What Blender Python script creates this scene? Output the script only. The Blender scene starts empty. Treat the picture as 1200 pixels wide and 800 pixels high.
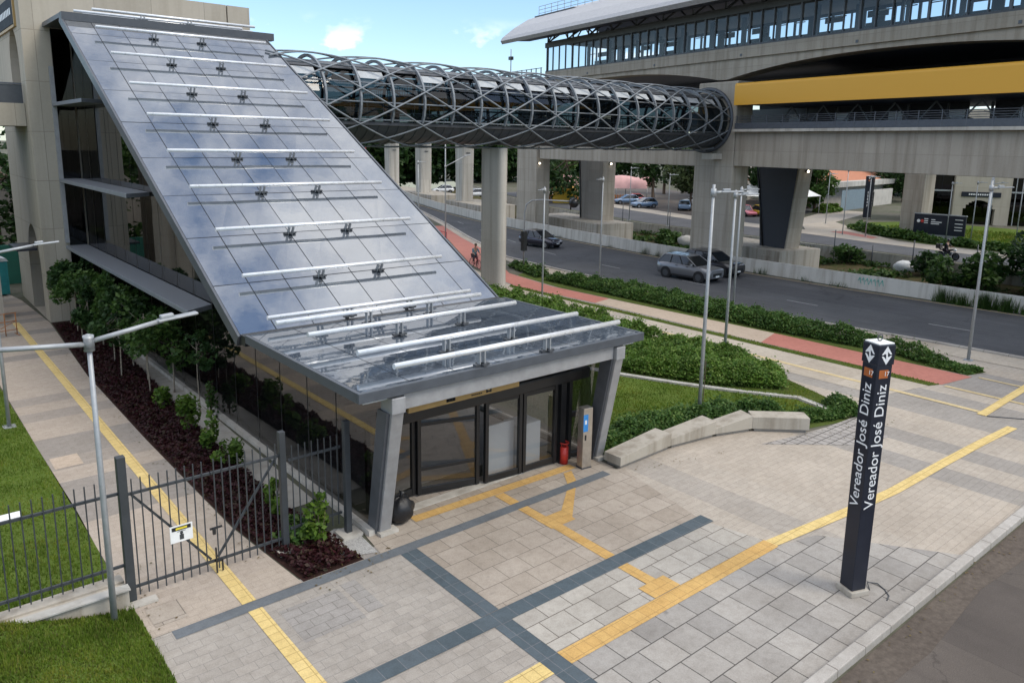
import bpy, bmesh, math, random
import numpy as np
from mathutils import Vector, Matrix, Euler

random.seed(7)
rng = np.random.default_rng(11)
SC = bpy.context.scene
COL = SC.collection
PI = math.pi
R = math.radians

# ------------------------------------------------------------------ helpers
def tag(o, label=None, cat=None, group=None, kind=None):
    if label: o['label'] = label
    if cat: o['category'] = cat
    if group: o['group'] = group
    if kind: o['kind'] = kind
    return o

def empty(name, loc=(0, 0, 0), rz=0.0, label=None, cat=None, group=None):
    o = bpy.data.objects.new(name, None)
    o.empty_display_size = 0.3
    COL.objects.link(o)
    o.location = loc
    o.rotation_euler = (0, 0, rz)
    return tag(o, label, cat, group)

def kids(o):
    return [c for c in COL.objects if c.parent is o]

def copy_tree(o, parent=None, loc=None, rz=None, sc=None, label=None, group=None):
    c = o.copy()
    COL.objects.link(c)
    if parent is not None:
        c.parent = parent
    if loc is not None: c.location = loc
    if rz is not None: c.rotation_euler = (0, 0, rz)
    if sc is not None: c.scale = (sc, sc, sc)
    if label: c['label'] = label
    if group: c['group'] = group
    for ch in kids(o):
        copy_tree(ch, c)
    return c

class MB:
    """collects geometry in world (or thing-local) coordinates, then links it as one mesh object"""
    def __init__(s):
        s.v = []; s.f = []; s.sm = []
    def add(s, vs, fs, smooth=False):
        b = len(s.v)
        s.v.extend([tuple(p) for p in vs])
        for f in fs:
            s.f.append(tuple(b + i for i in f)); s.sm.append(smooth)
        return s
    def box(s, x0, x1, y0, y1, z0, z1):
        vs = [(x0,y0,z0),(x1,y0,z0),(x1,y1,z0),(x0,y1,z0),(x0,y0,z1),(x1,y0,z1),(x1,y1,z1),(x0,y1,z1)]
        return s.add(vs, [(3,2,1,0),(4,5,6,7),(0,1,5,4),(1,2,6,5),(2,3,7,6),(3,0,4,7)])
    def hexa(s, vs):
        return s.add(vs, [(3,2,1,0),(4,5,6,7),(0,1,5,4),(1,2,6,5),(2,3,7,6),(3,0,4,7)])
    def beam(s, p0, p1, w, h, up=(0,0,1)):
        p0 = Vector(p0); p1 = Vector(p1); d = (p1-p0).normalized(); u = Vector(up)
        if abs(d.dot(u)) > .99: u = Vector((1,0,0))
        a = d.cross(u).normalized()*(w/2); b = a.cross(d).normalized()*(h/2)
        vs = [p0-a-b, p0+a-b, p1+a-b, p1-a-b, p0-a+b, p0+a+b, p1+a+b, p1-a+b]
        return s.hexa(vs)
    def tube(s, pts, r, n=8, caps=True, smooth=True):
        pts = [Vector(p) for p in pts]
        rs = r if isinstance(r, (list, tuple)) else [r]*len(pts)
        b = len(s.v); prev = None
        for i, p in enumerate(pts):
            if i == 0: d = pts[1]-pts[0]
            elif i == len(pts)-1: d = pts[-1]-pts[-2]
            else: d = pts[i+1]-pts[i-1]
            d.normalize()
            if prev is None:
                u = Vector((0,0,1)) if abs(d.z) < .9 else Vector((1,0,0))
                a = d.cross(u).normalized()
            else:
                a = (prev - d*prev.dot(d)).normalized()
            prev = a
            c = d.cross(a)
            for k in range(n):
                t = 2*PI*k/n
                s.v.append(tuple(p + (a*math.cos(t)+c*math.sin(t))*rs[i]))
        for i in range(len(pts)-1):
            for k in range(n):
                k2 = (k+1) % n
                s.f.append((b+i*n+k, b+i*n+k2, b+(i+1)*n+k2, b+(i+1)*n+k)); s.sm.append(smooth)
        if caps:
            s.f.append(tuple(b+k for k in range(n))[::-1]); s.sm.append(False)
            s.f.append(tuple(b+(len(pts)-1)*n+k for k in range(n))); s.sm.append(False)
        return s
    def prism(s, poly, z0, z1):
        n = len(poly)
        vs = [(x,y,z0) for x,y in poly]+[(x,y,z1) for x,y in poly]
        fs = [tuple(range(n))[::-1], tuple(range(n,2*n))]+[(i,(i+1)%n,n+(i+1)%n,n+i) for i in range(n)]
        return s.add(vs, fs)
    def extr(s, prof, p0, axis):
        """profile polygon of 3d points p, swept by the vector axis"""
        n = len(prof); ax = Vector(axis)
        a = [Vector(p)+Vector(p0) for p in prof]; bb = [p+ax for p in a]
        return s.add(a+bb, [tuple(range(n))[::-1], tuple(range(n,2*n))]+[(i,(i+1)%n,n+(i+1)%n,n+i) for i in range(n)])
    def quad(s, a, b, c, d):
        return s.add([a,b,c,d], [(0,1,2,3)])
    def sphere(s, c, r, nu=10, nv=6, sx=1, sy=1, sz=1):
        b = len(s.v)
        for j in range(nv+1):
            t = PI*j/nv
            for i in range(nu):
                p = 2*PI*i/nu
                s.v.append((c[0]+r*sx*math.sin(t)*math.cos(p), c[1]+r*sy*math.sin(t)*math.sin(p), c[2]+r*sz*math.cos(t)))
        for j in range(nv):
            for i in range(nu):
                i2 = (i+1) % nu
                s.f.append((b+j*nu+i, b+(j+1)*nu+i, b+(j+1)*nu+i2, b+j*nu+i2)); s.sm.append(True)
        return s
    def build(s, name, mat, parent=None, bevel=0.0, local=False, recalc=True):
        v = np.array(s.v, dtype=float)
        if parent is not None and not local:
            v = v - np.array(parent.location)
        me = bpy.data.meshes.new(name)
        me.from_pydata(v.tolist(), [], s.f)
        me.polygons.foreach_set('use_smooth', s.sm)
        if recalc and len(s.f) < 30000:
            bm = bmesh.new(); bm.from_mesh(me)
            bmesh.ops.recalc_face_normals(bm, faces=bm.faces)
            bm.to_mesh(me); bm.free()
        me.materials.append(mat)
        o = bpy.data.objects.new(name, me)
        COL.objects.link(o)
        if parent is not None: o.parent = parent
        if bevel:
            m = o.modifiers.new('edge', 'BEVEL'); m.width = bevel; m.segments = 2; m.limit_method = 'ANGLE'; m.angle_limit = R(40)
        return o

def sheet(name, poly, z, mat):
    mb = MB(); mb.add([(x,y,z) for x,y in poly], [tuple(range(len(poly)))])
    o = mb.build(name, mat, recalc=False)
    if o.data.polygons[0].normal.z < 0: o.data.flip_normals()
    return tag(o, kind='structure')

def strip(name, left, right, z, mat):
    """road-like sheet between two polylines"""
    n = len(left)
    mb = MB(); mb.add([(x,y,z) for x,y in left]+[(x,y,z) for x,y in right], [(i,i+1,n+i+1,n+i) for i in range(n-1)])
    o = mb.build(name, mat, recalc=False)
    for p in o.data.polygons:
        if p.normal.z < 0: p.flip()
    return tag(o, kind='structure')

def inpoly(x, y, poly):
    c = np.zeros(len(x), bool); n = len(poly); j = n-1
    for i in range(n):
        xi, yi = poly[i]; xj, yj = poly[j]
        cond = ((yi > y) != (yj > y)) & (x < (xj-xi)*(y-yi)/(yj-yi+1e-12)+xi)
        c ^= cond; j = i
    return c

# ------------------------------------------------------------------ materials
MATS = {}
def newmat(name):
    m = bpy.data.materials.new(name); m.use_nodes = True
    nt = m.node_tree; b = nt.nodes['Principled BSDF']
    return m, nt, b
def N(nt, t, **kw):
    n = nt.nodes.new(t)
    for k, v in kw.items(): setattr(n, k, v)
    return n
def L(nt, a, b): nt.links.new(a, b)
def c4(c, k=1.0): return (min(1, c[0]*k), min(1, c[1]*k), min(1, c[2]*k), 1)
def mixc(nt, fac, a, b, mode='MIX'):
    n = N(nt, 'ShaderNodeMix', data_type='RGBA', blend_type=mode)
    for sock, val in ((n.inputs[0], fac), (n.inputs[6], a), (n.inputs[7], b)):
        if hasattr(val, 'is_output'): L(nt, val, sock)
        else: sock.default_value = val
    return n.outputs[2]
def math_(nt, op, a, b=None, c=None):
    n = N(nt, 'ShaderNodeMath', operation=op)
    for i, val in enumerate((a, b, c)):
        if val is None: continue
        if hasattr(val, 'is_output'): L(nt, val, n.inputs[i])
        else: n.inputs[i].default_value = val
    return n.outputs[0]
def noise(nt, vec, scale, detail=4, rough=.6, dims='3D'):
    n = N(nt, 'ShaderNodeTexNoise', noise_dimensions=dims)
    n.inputs['Scale'].default_value = scale; n.inputs['Detail'].default_value = detail; n.inputs['Roughness'].default_value = rough
    if vec is not None: L(nt, vec, n.inputs['Vector'])
    return n.outputs['Fac']
def ramp(nt, fac, stops, interp='LINEAR'):
    n = N(nt, 'ShaderNodeValToRGB'); cr = n.color_ramp; cr.interpolation = interp
    while len(cr.elements) < len(stops): cr.elements.new(.5)
    for e, (p, c) in zip(cr.elements, stops):
        e.position = p; e.color = c if len(c) == 4 else (*c, 1)
    L(nt, fac, n.inputs[0]); return n.outputs[0]
def vmul(nt, vec, s):
    n = N(nt, 'ShaderNodeVectorMath', operation='MULTIPLY'); L(nt, vec, n.inputs[0]); n.inputs[1].default_value = s
    return n.outputs[0]
def coords(nt): return N(nt, 'ShaderNodeTexCoord').outputs['Object']
def worldpos(nt): return N(nt, 'ShaderNodeNewGeometry').outputs['Position']
def bump(nt, b, h, dist=.01, strength=.5):
    n = N(nt, 'ShaderNodeBump'); n.inputs['Distance'].default_value = dist; n.inputs['Strength'].default_value = strength
    L(nt, h, n.inputs['Height']); L(nt, n.outputs[0], b.inputs['Normal'])

def plain(name, col, rough=.6, metal=0.0, var=.12, scale=4, spec=.5, bmp=0, coat=0):
    m, nt, b = newmat(name)
    p = worldpos(nt)
    if var <= .06:
        b.inputs['Base Color'].default_value = c4(col); b.inputs['Roughness'].default_value = rough; b.inputs['Metallic'].default_value = metal
        b.inputs['Specular IOR Level'].default_value = spec; b.inputs['Coat Weight'].default_value = coat; b.inputs['Coat Roughness'].default_value = .05
        MATS[name] = m; return m
    f = noise(nt, p, scale, 5)
    L(nt, mixc(nt, ramp(nt, f, [(.3, (0,0,0)), (.7, (1,1,1))]), c4(col, 1-var), c4(col, 1+var)), b.inputs['Base Color'])
    rr = math_(nt, 'MULTIPLY_ADD', f, .25, rough-.12)
    L(nt, rr, b.inputs['Roughness'])
    b.inputs['Metallic'].default_value = metal
    b.inputs['Specular IOR Level'].default_value = spec
    if coat: b.inputs['Coat Weight'].default_value = coat; b.inputs['Coat Roughness'].default_value = .08
    if bmp: bump(nt, b, noise(nt, p, scale*8, 3), bmp)
    MATS[name] = m; return m

def concrete(name, col, panel=(2.4, 1.25), joint=.35, streak=.5):
    m, nt, b = newmat(name)
    p = worldpos(nt)
    sep = N(nt, 'ShaderNodeSeparateXYZ'); L(nt, p, sep.inputs[0])
    hx = math_(nt, 'ADD', sep.outputs[0], sep.outputs[1])
    cv = N(nt, 'ShaderNodeCombineXYZ'); L(nt, hx, cv.inputs[0]); L(nt, sep.outputs[2], cv.inputs[1])
    br = N(nt, 'ShaderNodeTexBrick'); br.offset = 0.0
    L(nt, cv.outputs[0], br.inputs['Vector'])
    br.inputs['Scale'].default_value = 1; br.inputs['Brick Width'].default_value = panel[0]; br.inputs['Row Height'].default_value = panel[1]
    br.inputs['Mortar Size'].default_value = .012; br.inputs['Mortar Smooth'].default_value = .3; br.inputs['Bias'].default_value = 0
    br.inputs['Color1'].default_value = c4(col, .93); br.inputs['Color2'].default_value = c4(col, 1.08)
    br.inputs['Mortar'].default_value = c4(col, 1-joint)
    n1 = noise(nt, p, .35, 6, .65); n2 = noise(nt, vmul(nt, p, (2.2, 2.2, .12)), 1.0, 5, .6); n3 = noise(nt, p, 9, 4, .7)
    c = mixc(nt, math_(nt, 'MULTIPLY', ramp(nt, n1, [(.35, (0,0,0)), (.7, (1,1,1))]), .35), br.outputs['Color'], c4((col[0]*.75, col[1]*.74, col[2]*.70)))
    c = mixc(nt, math_(nt, 'MULTIPLY', ramp(nt, n2, [(.46, (0,0,0)), (.66, (1,1,1))]), streak*.75), c, c4((col[0]*.55, col[1]*.52, col[2]*.48)))
    c = mixc(nt, math_(nt, 'MULTIPLY', ramp(nt, n3, [(.4, (0,0,0)), (.8, (1,1,1))]), .2), c, c4(col, 1.25))
    L(nt, c, b.inputs['Base Color']); b.inputs['Roughness'].default_value = .85; b.inputs['Specular IOR Level'].default_value = .25
    bump(nt, b, math_(nt, 'ADD', n3, math_(nt, 'MULTIPLY', br.outputs['Fac'], -1.5)), .006, .5)
    MATS[name] = m; return m

def paving(name, c1, c2, bw, bh, mort=(.10,.09,.08), msize=.006, axis=None, period=1.2, band_cols=None, rot=0, offs=.5, stain=.35, wear=0):
    m, nt, b = newmat(name)
    p = worldpos(nt)
    mp = N(nt, 'ShaderNodeMapping'); L(nt, p, mp.inputs['Vector']); mp.inputs['Rotation'].default_value = (0, 0, rot)
    br = N(nt, 'ShaderNodeTexBrick'); br.offset = offs
    L(nt, mp.outputs[0], br.inputs['Vector'])
    br.inputs['Scale'].default_value = 1; br.inputs['Brick Width'].default_value = bw; br.inputs['Row Height'].default_value = bh
    br.inputs['Mortar Size'].default_value = msize; br.inputs['Mortar Smooth'].default_value = .15; br.inputs['Bias'].default_value = 0
    br.inputs['Color1'].default_value = c4(c1); br.inputs['Color2'].default_value = c4(c2)
    br.inputs['Mortar'].default_value = c4(mort)
    col = br.outputs['Color']
    if axis is not None:
        sep = N(nt, 'ShaderNodeSeparateXYZ'); L(nt, p, sep.inputs[0])
        fl = math_(nt, 'FLOOR', math_(nt, 'DIVIDE', sep.outputs[axis], period))
        wn = N(nt, 'ShaderNodeTexWhiteNoise', noise_dimensions='1D'); L(nt, fl, wn.inputs['W'])
        bc = ramp(nt, wn.outputs['Value'], [(i/len(band_cols), c) for i, c in enumerate(band_cols)], 'CONSTANT')
        col = mixc(nt, 1.0, col, bc, 'MULTIPLY')
    n1 = noise(nt, p, .45, 6, .7); n2 = noise(nt, p, 5, 5, .7); n3 = noise(nt, p, 45, 3, .6)
    col = mixc(nt, math_(nt, 'MULTIPLY', ramp(nt, n1, [(.38, (0,0,0)), (.68, (1,1,1))]), stain), col, mixc(nt, 1.0, col, (.62,.60,.58,1), 'MULTIPLY'))
    col = mixc(nt, math_(nt, 'MULTIPLY', ramp(nt, n2, [(.44, (0,0,0)), (.68, (1,1,1))]), .5), col, mixc(nt, 1.0, col, (.72,.70,.68,1), 'MULTIPLY'))
    col = mixc(nt, .35, col, mixc(nt, 1.0, col, ramp(nt, n3, [(.3, (.6,.6,.6)), (.7, (1.25,1.25,1.25))]), 'MULTIPLY'))
    if wear:   # dark spots
        v = noise(nt, p, 2.2, 2, .5)
        col = mixc(nt, math_(nt, 'MULTIPLY', ramp(nt, v, [(.70, (0,0,0)), (.76, (1,1,1))]), wear), col, (.08,.075,.07,1))
    L(nt, col, b.inputs['Base Color'])
    b.inputs['Roughness'].default_value = .8; b.inputs['Specular IOR Level'].default_value = .25
    bump(nt, b, math_(nt, 'ADD', math_(nt, 'MULTIPLY', n3, .3), math_(nt, 'MULTIPLY', br.outputs['Fac'], -1)), .006, .6)
    MATS[name] = m; return m

def asphalt(name, col, crack=.3):
    m, nt, b = newmat(name); p = worldpos(nt)
    n1 = noise(nt, p, .25, 6, .7); n2 = noise(nt, p, 60, 3, .7); n3 = noise(nt, vmul(nt, p, (1.2, .05, 1)), 1, 5, .6)
    c = mixc(nt, ramp(nt, n1, [(.3, (0,0,0)), (.7, (1,1,1))]), c4(col, .8), c4(col, 1.25))
    c = mixc(nt, math_(nt, 'MULTIPLY', ramp(nt, n3, [(.45, (0,0,0)), (.7, (1,1,1))]), .4), c, c4(col, .65))
    vo = N(nt, 'ShaderNodeTexVoronoi', feature='DISTANCE_TO_EDGE'); vo.inputs['Scale'].default_value = .16
    wv = N(nt, 'ShaderNodeVectorMath', operation='ADD'); L(nt, p, wv.inputs[0])
    wn_ = N(nt, 'ShaderNodeTexNoise'); wn_.inputs['Scale'].default_value = .9; wn_.inputs['Detail'].default_value = 6; L(nt, p, wn_.inputs['Vector'])
    L(nt, vmul(nt, wn_.outputs['Color'], (3, 3, 0)), wv.inputs[1]); L(nt, wv.outputs[0], vo.inputs['Vector'])
    c = mixc(nt, math_(nt, 'MULTIPLY', ramp(nt, vo.outputs['Distance'], [(.0, (1,1,1)), (.008, (0,0,0))]), crack*1.6), c, c4(col, .35))
    pb = N(nt, 'ShaderNodeTexBrick'); pb.offset = .3; L(nt, p, pb.inputs['Vector']); pb.inputs['Scale'].default_value = 1; pb.inputs['Brick Width'].default_value = 3.1; pb.inputs['Row Height'].default_value = 17
    pb.inputs['Mortar Size'].default_value = .012; pb.inputs['Color1'].default_value = (.84,.84,.85,1); pb.inputs['Color2'].default_value = (1.1,1.1,1.08,1); pb.inputs['Mortar'].default_value = (.7,.7,.7,1)
    c = mixc(nt, .8, c, mixc(nt, 1.0, c, pb.outputs['Color'], 'MULTIPLY'))
    c = mixc(nt, .5, c, mixc(nt, 1.0, c, ramp(nt, n2, [(.3, (.45,.45,.45)), (.75, (1.6,1.6,1.6))]), 'MULTIPLY'))
    L(nt, c, b.inputs['Base Color']); b.inputs['Roughness'].default_value = .8; b.inputs['Specular IOR Level'].default_value = .3
    bump(nt, b, n2, .01, .4)
    MATS[name] = m; return m

def soil(name, ca, cb, scale=3):
    m, nt, b = newmat(name); p = worldpos(nt)
    n1 = noise(nt, p, scale, 6, .7); n2 = noise(nt, p, scale*9, 4, .7); n0 = noise(nt, p, scale*.15, 5, .6)
    c = mixc(nt, ramp(nt, n1, [(.35, (0,0,0)), (.65, (1,1,1))]), c4(ca), c4(cb))
    c = mixc(nt, math_(nt, 'MULTIPLY', ramp(nt, n0, [(.4, (0,0,0)), (.65, (1,1,1))]), .5), c, c4([(a+b_)/2*.6 for a, b_ in zip(ca, cb)]))
    c = mixc(nt, .5, c, mixc(nt, 1.0, c, ramp(nt, n2, [(.3, (.5,.5,.5)), (.7, (1.4,1.4,1.4))]), 'MULTIPLY'))
    L(nt, c, b.inputs['Base Color']); b.inputs['Roughness'].default_value = .95; b.inputs['Specular IOR Level'].default_value = .1
    bump(nt, b, n2, .03, .6)
    MATS[name] = m; return m

def leafmat(name, ca, cb, cc=None, rough=.55, patch=0.0):
    m, nt, b = newmat(name)
    g = N(nt, 'ShaderNodeNewGeometry')
    c = ramp(nt, g.outputs['Random Per Island'], [(0, ca), (.6, cb), (1, cc or cb)])
    cl = noise(nt, g.outputs['Position'], .9, 2)
    c = mixc(nt, ramp(nt, cl, [(.35, (0,0,0)), (.65, (1,1,1))]), mixc(nt, 1.0, c, (.72,.76,.7,1), 'MULTIPLY'), mixc(nt, 1.0, c, (1.15,1.12,1.0,1), 'MULTIPLY'))
    if patch:
        pn = noise(nt, g.outputs['Position'], .55, 5, .65)
        c = mixc(nt, math_(nt, 'MULTIPLY', ramp(nt, pn, [(.48, (0,0,0)), (.66, (1,1,1))]), patch), c, mixc(nt, 1.0, c, (1.55, 1.12, 1.2, 1), 'MULTIPLY'))
    L(nt, c, b.inputs['Base Color']); b.inputs['Roughness'].default_value = rough; b.inputs['Specular IOR Level'].default_value = .3
    tr = N(nt, 'ShaderNodeBsdfTranslucent'); L(nt, c, tr.inputs[0])
    mx = N(nt, 'ShaderNodeMixShader'); mx.inputs[0].default_value = .35
    L(nt, b.outputs[0], mx.inputs[1]); L(nt, tr.outputs[0], mx.inputs[2])
    L(nt, mx.outputs[0], nt.nodes['Material Output'].inputs['Surface'])
    MATS[name] = m; return m

def glass(name, tint, refl=1.0, ior=1.6, extra=0.05, rough=0.0, wave=0.0):
    """thin architectural glass: tinted see-through plus mirror reflection that grows at grazing angles"""
    m, nt, b = newmat(name); nt.nodes.remove(b)
    t = N(nt, 'ShaderNodeBsdfTransparent'); t.inputs[0].default_value = c4(tint)
    g = N(nt, 'ShaderNodeBsdfGlossy'); g.inputs['Color'].default_value = (refl, refl, refl, 1); g.inputs['Roughness'].default_value = rough
    lw = N(nt, 'ShaderNodeLayerWeight'); lw.inputs['Blend'].default_value = .5
    r0 = ((ior-1)/(ior+1))**2
    fr = math_(nt, 'MULTIPLY_ADD', math_(nt, 'POWER', lw.outputs['Facing'], 5.0), 1-r0, r0)
    if wave:
        bp = N(nt, 'ShaderNodeBump'); bp.inputs['Distance'].default_value = wave; L(nt, noise(nt, worldpos(nt), 1.2, 1), bp.inputs['Height'])
        L(nt, bp.outputs[0], g.inputs['Normal'])
    mx = N(nt, 'ShaderNodeMixShader')
    L(nt, math_(nt, 'MINIMUM', math_(nt, 'ADD', fr, extra), 1.0), mx.inputs[0])
    L(nt, t.outputs[0], mx.inputs[1]); L(nt, g.outputs[0], mx.inputs[2])
    L(nt, mx.outputs[0], nt.nodes['Material Output'].inputs['Surface'])
    MATS[name] = m; return m

def emit(name, col, s):
    m, nt, b = newmat(name); b.inputs['Base Color'].default_value = c4(col)
    b.inputs['Emission Color'].default_value = c4(col); b.inputs['Emission Strength'].default_value = s
    MATS[name] = m; return m

def mirror_panel(name, base, ior, rough=.03, wave=.0):
    m, nt, b = newmat(name); p = worldpos(nt)
    n1 = noise(nt, p, .8, 5, .65); n2 = noise(nt, p, 14, 4, .7)
    c = mixc(nt, ramp(nt, n1, [(.35, (0,0,0)), (.7, (1,1,1))]), c4(base, .85), c4(base, 1.2))
    c = mixc(nt, math_(nt, 'MULTIPLY', ramp(nt, n2, [(.5, (0,0,0)), (.8, (1,1,1))]), .25), c, c4(base, 1.8))
    g = N(nt, 'ShaderNodeNewGeometry')
    c = mixc(nt, 1.0, c, ramp(nt, g.outputs['Random Per Island'], [(0, (.85,.85,.87)), (1, (1.12,1.12,1.1))]), 'MULTIPLY')
    L(nt, c, b.inputs['Base Color'])
    b.inputs['IOR'].default_value = ior
    L(nt, math_(nt, 'MULTIPLY_ADD', n2, rough*1.5, rough*.4), b.inputs['Roughness'])
    if wave: bump(nt, b, noise(nt, p, 1.6, 2), wave, 1.0)
    MATS[name] = m; return m

concrete('concrete', (.385, .345, .29), streak=.8)
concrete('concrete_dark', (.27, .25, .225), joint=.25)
concrete('concrete_tower', (.43, .385, .315), panel=(2.6, 2.3), joint=.5, streak=.35)
concrete('concrete_pale', (.50, .47, .42), panel=(3.0, 3.0), joint=.2, streak=.9)
concrete('bench_concrete', (.42, .38, .32), panel=(50, 50), joint=0, streak=1.1)
concrete('concrete_dirty', (.45, .41, .35), panel=(50, 50), joint=0, streak=1.3)
concrete('white_wall', (.48, .465, .43), panel=(6, 6), joint=.3, streak=.8)
plain('steel_dark', (.075, .080, .088), .45, .3)
plain('steel_black', (.020, .021, .023), .4, .0)
plain('steel_mid', (.105, .113, .127), .45, .3)
plain('fin_grey', (.22, .235, .26), .45, .2)
plain('fascia_grey', (.085, .095, .11), .45, .2)
plain('pillar_face_shade', (.045, .046, .055), .7, scale=2)  # dark tone painting deep shade under the deck onto a pillar face
plain('beam_grey', (.34, .34, .345), .5, .3)
plain('bar_white', (.78, .79, .80), .3, .35)
plain('galvanised', (.36, .375, .385), .5, .35, scale=8)
plain('frame_black', (.014, .014, .015), .35)
plain('fence_paint', (.045, .050, .055), .5, .1)
plain('tube_steel', (.20, .22, .24), .6, .1)
plain('tube_panel', (.42, .44, .45), .7)
plain('sign_black', (.012, .013, .018), .65, spec=.2)
plain('tube_dark', (.085, .095, .112), .5, .2)
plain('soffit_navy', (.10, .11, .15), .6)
plain('ceiling_grey', (.26, .28, .30), .7)
plain('roof_metal', (.42, .42, .43), .5, .4)
plain('yellow_panel', (.70, .36, .035), .5, var=.05)
plain('gold_panel', (.40, .25, .085), .5)
plain('white_board', (.62, .66, .70), .5, var=.06)
plain('white_paint', (.78, .78, .76), .6, var=.1)
plain('stainless', (.46, .41, .35), .35, .7, scale=10)
plain('red_plastic', (.50, .035, .025), .4)
plain('screen_blue', (.03, .22, .55), .3)
plain('bag_black', (.012, .012, .014), .32, bmp=.02, scale=6)
plain('totem_navy', (.016, .019, .030), .35, spec=.4)
plain('letter_white', (.80, .80, .80), .5, var=.03)
plain('orange_tag', (.42, .12, .03), .5)
plain('sign_yellow', (.75, .60, .05), .5)
plain('bark', (.12, .085, .06), .9, bmp=.02, scale=12)
plain('bark_pale', (.26, .22, .17), .9, scale=12)
plain('rubber', (.012, .012, .013), .8)
plain('rim', (.30, .30, .31), .35, .8)
plain('car_silver', (.22, .225, .24), .32, .55, var=.04, coat=.6)
plain('car_navy', (.030, .030, .045), .28, .4, var=.05, coat=.8)
plain('car_black', (.018, .018, .022), .28, .3, var=.05, coat=.8)
plain('car_white', (.72, .73, .74), .3, .0, var=.04, coat=.6)
plain('car_aqua', (.42, .55, .58), .3, .3, var=.04, coat=.6)
plain('car_red', (.38, .05, .05), .3, .2, var=.05, coat=.6)
plain('car_pink', (.55, .16, .20), .3, .2, var=.05, coat=.6)
plain('car_yellow', (.70, .45, .04), .3, .1, var=.05, coat=.6)
plain('car_blue', (.16, .24, .36), .3, .3, var=.05, coat=.6)
plain('car_glass', (.012, .015, .018), .06, .0, spec=.8)
plain('headlight', (.75, .77, .80), .15, .2)
plain('taillight', (.35, .02, .02), .2)
plain('tent_pink', (.62, .36, .34), .8, scale=1)
plain('roof_tile', (.42, .17, .09), .85, scale=3)
plain('house_wall', (.45, .43, .39), .9, scale=1)
plain('corrugated_blue', (.24, .31, .36), .5, .3)
plain('teal_plastic', (.03, .30, .32), .45)
plain('white_roof', (.66, .70, .72), .5)
plain('green_hoarding', (.02, .13, .09), .7)
plain('rust_orange', (.36, .15, .05), .8)
plain('skin', (.42, .25, .17), .6)
plain('shirt_teal', (.06, .18, .23), .9)
plain('trousers_dark', (.04, .03, .04), .9)
plain('jacket_black', (.018, .018, .022), .7)
plain('bike_red', (.35, .04, .05), .4)
plain('teal_paint', (.03, .36, .30), .8)
plain('floor_tile', (.30, .28, .26), .6)
plain('orange_cloth', (.55, .20, .04), .8)
plain('banner_red', (.55, .03, .03), .6)
plain('gravel_pale', (.42, .41, .39), .95, scale=30, var=.4, bmp=.05)
plain('ceiling_white', (.62, .62, .60), .7)
plain('line_white', (.36, .36, .35), .8, var=.2, scale=3)
plain('rock_pale', (.46, .44, .40), .9, bmp=.05)
emit('lamp_glow', (1.0, .86, .62), 9.0)

mirror_panel('roof_glass', (.072, .084, .10), 3.8, .012, wave=.0012)
mirror_panel('canopy_glass', (.075, .092, .115), 3.6, .02, wave=.002)
glass('side_glass', (.20, .21, .225), .75, 1.8, .06, 0, .0006)
glass('door_glass', (.72, .72, .71), .85, 1.6, .10)
glass('tube_glass', (.20, .25, .29), .6, 1.5, .03)
glass('station_glass', (.80, .86, .90), .6, 1.5, .03)
glass('dark_glass', (.05, .055, .065), .6, 1.5, .03)

BW, GY = (1.0, 1.0, 1.0, 1), (.66, .68, .71, 1)
paving('pav_fine', (.36, .328, .288), (.41, .372, .325), .36, .24, mort=(.29,.265,.24), msize=.005, axis=None, stain=.5, wear=.12)
paving('pav_path', (.425, .365, .305), (.45, .39, .33), .40, .20, mort=(.36,.31,.26), msize=.004, axis=1, period=.92, band_cols=[(1.02,1,.98), (.72,.745,.78), (1,.98,.96), (.80,.81,.83), (1.03,1.01,.98)], stain=.2)
paving('pav_bands', (.45, .405, .35), (.48, .43, .37), .40, .20, mort=(.37,.33,.29), msize=.004, axis=0, period=1.05, band_cols=[(1.0,.97,.93), (.74,.755,.78), (1.0,.98,.95), (.70,.72,.76), (1.0,.97,.93), (.86,.86,.86)], stain=.45, wear=.15)
paving('pav_warm', (.38, .325, .265), (.455, .395, .33), .68, .59, mort=(.20,.17,.14), msize=.008, rot=0, offs=.37, stain=.55, wear=.35)
paving('pav_pale', (.39, .36, .315), (.485, .45, .395), .66, .57, mort=(.15,.13,.11), msize=.010, offs=.4, stain=.5, wear=.25)
paving('pav_grey', (.315, .295, .27), (.42, .39, .35), .70, .66, mort=(.115,.105,.095), msize=.012, offs=.45, stain=.65, wear=.45)
paving('pav_patch', (.36, .335, .31), (.40, .37, .34), .30, .30, mort=(.12,.11,.10), msize=.018, offs=.0, stain=.3)
paving('band_slate', (.15, .165, .178), (.17, .187, .20), 10, 10, mort=(.10,.11,.13), msize=.004, stain=.5)
paving('band_tile', (.078, .103, .118), (.105, .13, .147), .42, .42, mort=(.17,.18,.19), msize=.008, offs=0, stain=.4)
paving('tactile', (.72, .54, .22), (.76, .58, .25), .25, .25, mort=(.50,.36,.14), msize=.008, offs=0, stain=.35)
paving('tactile_orange', (.60, .37, .13), (.64, .41, .15), .25, .25, mort=(.45,.28,.11), msize=.006, offs=0, stain=.5)
paving('tactile_faded', (.62, .49, .27), (.66, .53, .30), .25, .25, mort=(.50,.40,.24), msize=.006, offs=0, stain=.4)
paving('sidewalk', (.46, .41, .345), (.50, .45, .38), 1.6, 1.6, mort=(.40,.35,.30), msize=.008, axis=1, period=2.3, band_cols=[(1,.98,.95), (.85,.85,.86), (1.02,1,.97), (.93,.9,.86)], stain=.35)
paving('cycle_red', (.46, .185, .145), (.49, .20, .155), 9, 9, mort=(.46,.19,.15), msize=.002, stain=.3)
paving('cycle_beige', (.50, .40, .31), (.53, .43, .335), 9, 9, mort=(.5,.4,.31), msize=.002, stain=.3)
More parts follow.
